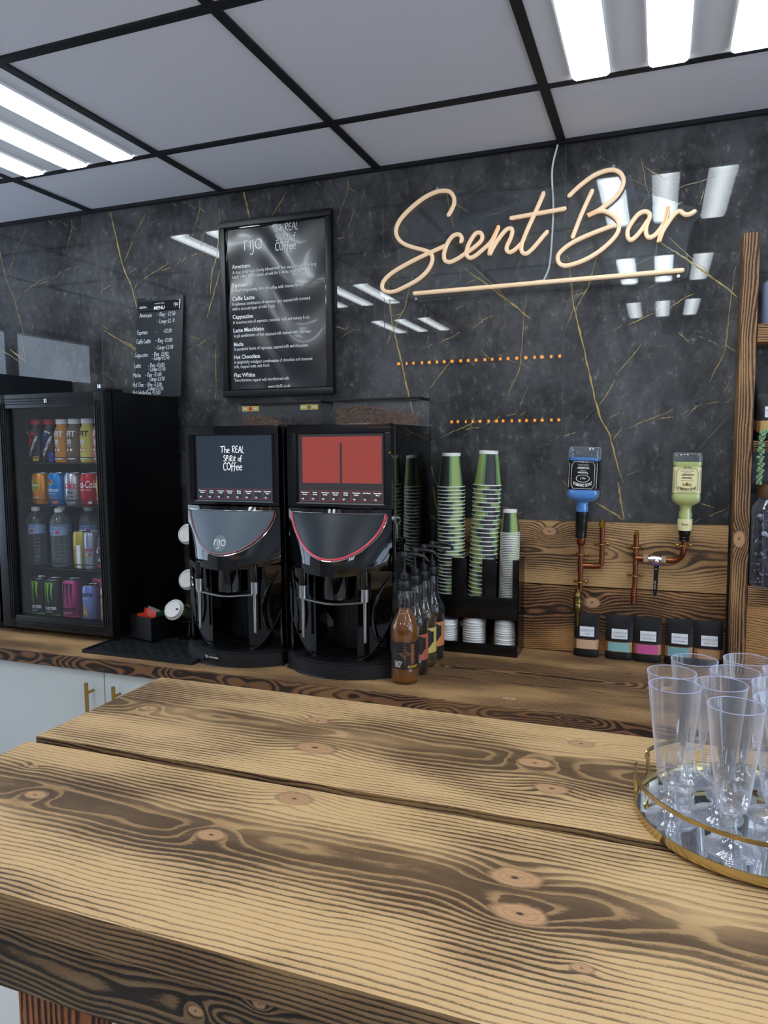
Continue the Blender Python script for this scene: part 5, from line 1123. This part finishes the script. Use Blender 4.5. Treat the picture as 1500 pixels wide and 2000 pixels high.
def clip(par, x, z, y=-.052):
    m = MB(); r = .0105
    m.tube([(x+r*math.cos(a), y-.0005+r*math.sin(a), z) for a in [PI+PI*i/10 for i in range(11)]], .0018, 'brass', 8)
    for s in (-1, 1):
        m.tube([(x+s*r, y, z), (x+s*(r+.003), y+.012, z)], .002, 'brass', 8)
        m.lathe([(.0015, 0), (.005, .002), (.0055, .006), (.004, .009), (.0012, .010)], 'brass', 14, (x+s*.0185, y+.021, z), M=Matrix.Rotation(PI/2, 4, 'X'))
        m.tube([(x+s*.010, y+.008, z), (x+s*.0185, y+.014, z)], .0026, 'brass', 8)
    m.build('pipe_clip', par)
P1 = thing('copper_pipework', 'copper pipe with a side branch and old brass tap under the blue bottle', 'pipe', (0, 0, 0))
PY = -.052
m = MB(); m.tube([(-.2195, PY-.004, 1.112), (-.2195, PY-.004, 1.262)], .0074, 'copper', 16); m.lathe([(.0085, 0), (.0125, .005), (.0125, .030), (.0115, .032)], 'copper', 20, (-.2185, PY-.012, 1.258))
m.tube(cat([(-.2195, PY-.004, 1.194), (-.20, PY, 1.194), (-.172, PY, 1.194), (-.1615, PY, 1.1975), (-.1575, PY, 1.208), (-.1575, PY, 1.32)], 5), .0074, 'copper', 16)
for z, x in ((1.214, -.2195), (1.176, -.2195)): m.lathe([(.0085, -.002), (.0091, 0), (.0085, .002)], 'copper', 18, (x, PY-.004, z))
m.lathe([(.0087, -.018), (.0089, .018)], 'copper', 18, (-.2195, PY-.004, 1.195))
m.tube([(-.186, PY, 1.194), (-.182, PY, 1.194)], .0090, 'copper', 16); m.tube([(-.168, PY, 1.1945), (-.172, PY, 1.194)], .0088, 'copper', 16)
m.build('copper_tube', P1)
m = MB(); m.lathe([(.0095, 1.316), (.0097, 1.332), (.006, 1.333), (.0062, 1.341)], 'brass', 6, (-.1575, PY, 0)); m.build('brass_cap', P1)
pbr('old_brass', '#8a7a45', .3, metal=1, noise=.4, nscale=70)
m = MB(); c = (-.2265, PY-.006, 0)
m.lathe([(.004, 1.004), (.0045, 1.028), (.0065, 1.030), (.0065, 1.040), (.0080, 1.046), (.0125, 1.056), (.0135, 1.068), (.0110, 1.076), (.0140, 1.080), (.0120, 1.090), (.0140, 1.100), (.0085, 1.108), (.0070, 1.116), (.0078, 1.121), (.003, 1.125)], 'old_brass', 20, c)
m.tube([(-.2265, PY-.004, 1.075), (-.206, PY-.004, 1.082)], .0028, 'old_brass', 8); m.tube([(-.2265+.026*1, PY-.004, 1.082+.0)] + [(-.2265+.022+.0045*math.cos(a), PY-.004, 1.082+.0045*math.sin(a)) for a in [i*PI/5 for i in range(11)]], .001, 'old_brass', 6)
m.tube([(-.2265, PY-.018, 1.112), (-.2265, PY-.018, 1.124)], .005, 'old_brass', 10); m.build('brass_tap', P1)
for z, x in ((1.229, -.2195), (1.143, -.2195), (1.263, -.1575)): clip(P1, x, z, PY-(.004 if x < -.2 else 0))
P2 = thing('copper_pipework', 'copper pipe with steel valve and black lever under the yellow bottle', 'pipe', (0, 0, 0))
m = MB(); m.tube([(-.0595, PY, 1.137), (-.0580, PY, 1.296)], .0074, 'copper', 16)
m.tube([(-.0595, PY, 1.140), (-.0615, PY-.002, 1.128), (-.0625, PY-.003, 1.084)], .0078, 'copper', 16)
for z in (1.243, 1.208, 1.12, 1.112): m.lathe([(.0086, -.0015), (.0092, 0), (.0086, .0015)], 'copper', 18, (-.0592-(.002 if z < 1.13 else 0), PY-(.002 if z < 1.13 else 0), z))
m.tube([(-.059, PY, 1.2245), (-.036, PY, 1.2245)], .0080, 'copper', 16)
m.tube(cat([(.026, PY, 1.2225), (.045, PY, 1.222), (.058, PY-.002, 1.2255), (.069, PY-.008, 1.236), (.0735, PY-.014, 1.252), (.0755, PY-.017, 1.286)], 5), .0080, 'copper', 16)
m.tube([(.038, PY, 1.2225), (.042, PY, 1.2225)], .0092, 'copper', 16); m.lathe([(.0088, -.002), (.0094, 0), (.0088, .002)], 'copper', 18, (.0742, PY-.015, 1.262)); m.build('copper_tube', P2)
m = MB(); m.lathe([(.0075, 1.292), (.0080, 1.300), (.0055, 1.301), (.0055, 1.309)], 'brass', 6, (-.0578, PY, 0)); m.build('brass_cap', P2)
m = MB()
for x0_, x1_, r, n in ((-.036, -.022, .0120, 6), (-.022, -.016, .0085, 16), (-.016, .010, .0118, 20), (.010, .014, .0085, 16), (.014, .027, .0115, 6)): m.tube([(x0_, PY, 1.2235), (x1_, PY, 1.2235)], r, 'chrome', n, smooth=False)
m.lathe([(.006, 0), (.006, .012), (.0035, .013), (.0035, .018)], 'chrome', 16, (.001, PY-.009, 1.2195), M=Matrix.Rotation(PI/2, 4, 'X')); m.build('valve_body', P2)
m = MB(); ly = PY-.0235; out = [(-.006, 1.214), (.008, 1.214), (.0075, 1.200), (.0045, 1.125), (.003, 1.119), (-.001, 1.117), (-.005, 1.119), (-.0065, 1.125), (-.0055, 1.20)]
m.prism(out, ly-.002, ly+.002, 'satin_black', 'xz'); m.box(-.008, .009, ly-.0025, ly+.0025, 1.209, 1.2145, 'blue_ink'); m.box(-.007, .008, ly-.0027, ly+.003, 1.2145, 1.217, 'red_ink'); m.box(-.004, .005, ly-.0028, ly, 1.196, 1.199, 'chrome')
mq = lambda u, v: (-.001+v, ly-.0026, 1.15-u); m.text('BALL VALVE', .0045, mq, 'ink_white', 0, -.002, 'C'); m.build('lever_handle', P2, bevel=.0006)
for z, x, y in ((1.257, -.0582, PY), (1.171, -.0592, PY), (1.270, .0745, PY-.016)): clip(P2, x, z, y)

# ------------------------------------------------------------------ foil pouches of scent granules
pbr('pouch_black', '#131214', .42, bump=.25, nscale=40); pbr('sticker_white', '#dfe1e6', .45); pbr('foil_rose', '#c08c68', .25, metal=.7)
def grains(name_, c):
    pbr(name_, c, .6, noise=.45, nscale=700, bump=.5); return name_
def pouch(label, x0, x1, z0, z1, y, col, script, group='foil pouches under the inverted bottles'):
    w_ = (x1-x0)/2; h_ = z1-z0; t = thing('foil_pouch', label, 'pouch', ((x0+x1)/2, y, z0), (0, 0, rnd.uniform(-.06, .06)), group)
    def dep(v): return .019*(1-v)**.8*(1 if v > .02 else .9)+.0012
    def sh(u, v, s):
        x = (u-.5)*2*w_*(1-.02*math.sin(v*PI)); e = (1-abs(2*u-1)**3.5); return (x, s*(dep(v)*(.35+.65*e)) + (.004 if s < 0 else .004), v*h_)
    m = MB(); m.grid(lambda u, v: sh(u, v, -1), 14, 20, 'pouch_black'); m.grid(lambda u, v: sh(1-u, v, 1), 14, 20, 'pouch_black'); m.grid(lambda u, v: (sh(u, 0, -1)[0], sh(u, 0, -1)[1]*(1-v)+sh(u, 0, 1)[1]*v, 0), 14, 1, 'pouch_black')
    for s in (0, 1): m.grid(lambda u, v, s=s: (sh(s, v, -1)[0], sh(s, v, -1)[1]*(1-u)+sh(s, v, 1)[1]*u, v*h_), 1, 20, 'pouch_black')
    m.box(-w_+.001, w_-.001, .0012, .0046, h_-.020, h_-.018, 'pouch_black'); m.build('bag', t)
    pf = lambda u, v, d: (lambda p: (p[0], p[1]-d, p[2]))(sh(.5+u/(2*w_), v/h_, -1))
    m = MB(); m.grid(lambda a, b: pf((a-.5)*1.98*w_, .024+b*.031, .0005), 12, 3, 'foil_rose'); m.grid(lambda a, b: pf((a-.5)*1.55*w_, .026+b*.027, .0009), 12, 3, grains('grains_'+col.strip('#'), col)); m.build('window_strip', t)['label'] = 'clear window strip showing coloured granules'
    m = MB(); lw = w_*.58; m.grid(lambda a, b: pf((a-.5)*2*lw+.002, .064+b*.030, .0010), 8, 3, 'sticker_white'); mp = lambda u, v: pf(u+.002, v, .0016)
    m.text('THE', .0022, mp, 'ink_black', 0, .0885, 'C'); m.text('LAUNDRY CLUB', .0058, mp, 'grey_ink', 0, .0815, 'C', width=lw*1.8); m.add([mp(-lw*.8, .0785), mp(lw*.8, .0785), mp(lw*.8, .0789), mp(-lw*.8, .0789)], [(0, 1, 2, 3)], 'ink_black')
    m.text(script, .0060, mp, 'ink_black', 0, .0705, 'C', shear=.3, width=min(lw*1.6, .0032*len(script))); m.build('sticker', t); return t
PO = [(-.236, -.160, '#c9a284', 'Ocean', 'foil pouch with peach granules standing under the brass tap'), (-.142, -.061, '#7fb0ae', 'Honeysuckle', 'foil pouch with pale teal granules, second from the brass tap'), (-.059, .021, '#c6508e', 'Velvet Bloom', 'foil pouch with bright pink granules, middle of the row of five'),
      (.030, .109, '#6f9fa6', 'Frosted Eucalyptus', 'foil pouch with grey-teal granules right of the pink one'), (.111, .190, '#a88055', 'Dear Luna', 'foil pouch with brown granules at the right end beside the timber post')]
for a, b, c, s, lab in PO: pouch(lab, a, b, CT+.0005, 1.047, -.056, c, s)

# ------------------------------------------------------------------ things on the right-hand shelves
t = thing('lotion_bottle', 'lavender-blue bottle with clear cap on the upper right shelf, cut by the frame edge', 'bottle', (.289, -.060, 1.8945))
pbr('lavender_liquid', '#8f9cc4', .3, coat=.3)
m = MB(); m.lathe([(.029, 0), (.0315, .004), (.0315, .100), (.029, .112), (.016, .122)], 'lavender_liquid', 28); m.build('bottle', t)
m = MB(); m.lathe([(.0315, .0005), (.0335, .004), (.0335, .102), (.030, .116), (.017, .126), (.017, .150), (.015, .152)], 'bottle_clear', 28); m.build('clear_cover', t)
pouch('black foil pouch lying back on the middle right shelf, upper edge of the pair', .250, .335, 1.580, 1.755, -.030, '#b8a98a', 'Ocean', 'pouches on the right shelf')
pouch('front black foil pouch with gold granules on the middle right shelf', .254, .339, 1.576, 1.706, -.068, '#b89a5a', 'Golden Sands', 'pouches on the right shelf')
pt = thing('trailing_succulent', 'trailing string of fat pale green leaves hanging from the middle right shelf', 'plant', (.268, -.106, 1.60))
pbr('succulent', '#7fa37a', .5, noise=.25, nscale=60); pbr('plant_stem', '#8a9a5f', .6)
V0 = Vector((.268, -.106, 1.60))
st = cat([(.030, .012, -.012), (.018, .004, .004), (-.001, -.002, -.004), (-.004, -.004, -.05), (-.004, -.004, -.10), (-.007, -.003, -.142)], 8)
m = MB(); m.tube(st, .0014, 'plant_stem', 6); m.build('stem', pt)
m = MB()
for i in range(12, len(st), 1):
    for k in range(2):
        a = i*2.1+k*PI+rnd.uniform(-.4, .4); d = Vector((math.cos(a), math.sin(a)*.8, -.25)).normalized(); r = rnd.uniform(.0034, .0050)*(1 if i < 34 else .8)
        q = d.to_track_quat('Z', 'Y').to_matrix().to_4x4()
        m.lathe([(.0004, 0), (r*.5, r*.5), (r*.98, r*1.2), (r*.85, r*1.9), (r*.3, r*2.35), (.0003, r*2.4)], 'succulent', 10, st[i], M=q)
m.build('leaves', pt)
t = thing('scent_tub', 'large clear tub of dark violet scent pods with brown lid on the lower right shelf', 'jar', (.315, -.075, 1.1655))
pbr('violet_pod', '#2b2338', .15, noise=.5, nscale=40, coat=.5); pbr('pale_pod', '#a9a6b8', .2); pbr('brown_lid', '#5a3a26', .5)
m = MB(); m.lathe([(.060, 0), (.066, .006), (.067, .20), (.064, .225), (.050, .245), (.050, .255)], 'bottle_clear', 32); m.build('tub', t)
m = MB()
for i in range(260):
    a = rnd.uniform(0, 2*PI); z = rnd.uniform(.012, .215); rr = rnd.uniform(.046, .055)
    q = Matrix.Rotation(rnd.uniform(0, 6), 4, 'Z') @ Matrix.Rotation(rnd.uniform(0, 3), 4, 'X')
    m.lathe([(.001, -.006), (.006, -.0045), (.0085, 0), (.006, .0045), (.001, .006)], 'violet_pod' if i % 9 else 'pale_pod', 9, (rr*math.cos(a), rr*math.sin(a), z), M=q)
m.lathe([(.045, .006), (.045, .20)], 'violet_pod', 20); p_ = m.build('scent_pods', t); p_['kind'] = 'stuff'
m = MB(); m.lathe([(.052, .250), (.054, .252), (.054, .285), (.052, .288)], 'brown_lid', 28); m.build('lid', t)

# ------------------------------------------------------------------ tray and flutes on the front table
TC = (.144, -1.293); TR = .165
ty = thing('mirror_tray', 'round mirrored tray with thin gold gallery rail, at the right end of the plank table', 'tray', (TC[0], TC[1], TT))
m = MB(); m.lathe([(TR-.003, .001), (TR-.003, .006)], 'mirror', 72); m.build('mirror_base', ty)
m = MB(); m.lathe([(TR-.003, .0), (TR, .0), (TR+.001, .006), (TR, .012), (TR-.002, .012), (TR-.003, .006)], 'pale_gold', 72, capb=False, capt=False); m.build('rim', ty)
def arcp(a0, a1, z, n=40): return [(TR*math.cos(math.radians(a0+(a1-a0)*i/n)), TR*math.sin(math.radians(a0+(a1-a0)*i/n)), z) for i in range(n+1)]
for (a0, a1) in ((176, 356), (12, 153)):
    m = MB(); P = arcp(a0, a1, .052); ends = []
    for e in (0, -1):
        a = math.radians(a0 if e == 0 else a1); s = -1 if e == 0 else 1; b = a+s*.05
        ends.append([(TR*math.cos(b), TR*math.sin(b), .050), (TR*math.cos(b+s*.02), TR*math.sin(b+s*.02), .044)])
    L_ = ends[0][::-1]+P+ends[1]
    secs = []
    for i, p in enumerate(L_):
        p = Vector(p); rd = Vector((p.x, p.y, 0)).normalized(); secs.append([p-rd*.0012+Vector((0, 0, -.0028)), p+rd*.0014+Vector((0, 0, -.0028)), p+rd*.0014+Vector((0, 0, .0028)), p-rd*.0012+Vector((0, 0, .0028))])
    m.loft(secs, 'pale_gold', False); m.build('gallery_rail', ty)
for a in (175, 154, 60, 11, 357):
    a = math.radians(a); m = MB(); m.box(-.0022, .0022, -.0022, .0022, .008, .052, 'pale_gold', .0005); m.build('rail_post', ty, loc=(TR*math.cos(a), TR*math.sin(a), 0), rot=(0, 0, a))
clear('flute_base', (.965, .965, .975), 1., .10, .03, edge=.28, edgecol=(.86, .89, 1.)); pbr('flute_rim', '#c6c8ec', .2, alpha=.6)
def flute():
    t = thing('plastic_flute', 'x', 'glass')
    m = MB(); m.lathe([(.0001, .048), (.010, .0485), (.0165, .053), (.0195, .062), (.0225, .085), (.0275, .125), (.0335, .187)], 'flute_plastic', 40, capb=False, capt=False, flute=None)
    m.lathe([(.0330, .187), (.0270, .125), (.0218, .085), (.0185, .062), (.0150, .0545), (.0001, .0515)], 'flute_plastic', 40, capb=False, capt=False); m.build('bowl', t)
    m = MB(); m.tube([(.0333*math.cos(2*PI*i/40), .0333*math.sin(2*PI*i/40), .187) for i in range(40)], .00055, 'flute_rim', 6, closed=True); m.build('rim', t)
    m = MB(); m.lathe([(.0335, 0), (.034, .0012), (.0335, .0024), (.026, .0045), (.015, .009), (.0090, .016), (.0065, .026), (.0058, .034), (.0072, .0345), (.0072, .037), (.0060, .0375), (.0060, .040), (.0072, .0405), (.0072, .043), (.0060, .0435), (.0064, .048)], 'flute_base', 36)
    m.lathe([(.0325, .0004), (.018, .004), (.008, .012), (.003, .022)][::-1], 'flute_base', 36, capb=False, capt=False)
    m.build('foot', t); return t
FL = [(.025, -1.272, 'left edge of the tray, just behind the front-left one'), (.028, -1.3345, 'left front of the tray, nearest the rail'), (.058, -1.198, 'back left of the tray, below the right foil pouches'), (.133, -1.170, 'back right of the tray, below the timber post'),
      (.110, -1.242, 'centre back of the tray between the two rear flutes'), (.087, -1.307, 'middle of the tray, right beside the front-left one'), (.098, -1.392, 'front of the tray, its rim the lowest in view'), (.182, -1.215, 'right side of the tray behind, cut by the frame'), (.160, -1.285, 'middle right of the tray, cut by the frame'), (.155, -1.352, 'front right of the tray, beside the lowest-rimmed one')]
F0 = flute()
for i, (x, y, lab) in enumerate(FL):
    o = F0 if i == 0 else dup(F0)
    o.location = (x, y, TT+.0062); o.rotation_euler = (0, 0, i*.7); o['label'] = 'clear plastic flute at the '+lab; o['group'] = 'flutes on the mirror tray'

# ------------------------------------------------------------------ amber lights on the far side of the room (seen mirrored in the marble)
me = bpy.data.materials.new('amber_glow'); me.use_nodes = True; b_ = me.node_tree.nodes['Principled BSDF']; b_.inputs['Base Color'].default_value = (1, .45, .08, 1); b_.inputs['Emission Color'].default_value = (1, .36, .03, 1); b_.inputs['Emission Strength'].default_value = 30; MATS['amber_glow'] = me
for (x0, x1, z, n, lab) in ((-2.05, -.735, 2.245, 21, 'upper row of small amber lights behind the viewer, seen as orange dots in the marble'), (-1.60, -.735, 1.757, 15, 'lower row of small amber lights behind the viewer, seen mirrored above the cup stacks')):
    t = thing('light_strip', lab, 'light', ((x0+x1)/2, -3.49, z), group='amber light rows'); hw = (x1-x0)/2
    m = MB(); m.box(-hw-.02, hw+.02, 0, .02-.011, -.016, .016, 'satin_black'); m.build('rail', t)
    m = MB()
    for i in range(n): x = -hw+2*hw*i/(n-1)+rnd.uniform(-.006, .006); w_ = rnd.uniform(.006, .011); m.box(x-w_, x+w_, .0092, .016, -.010, .010, 'amber_glow')
    m.build('lamps', t)
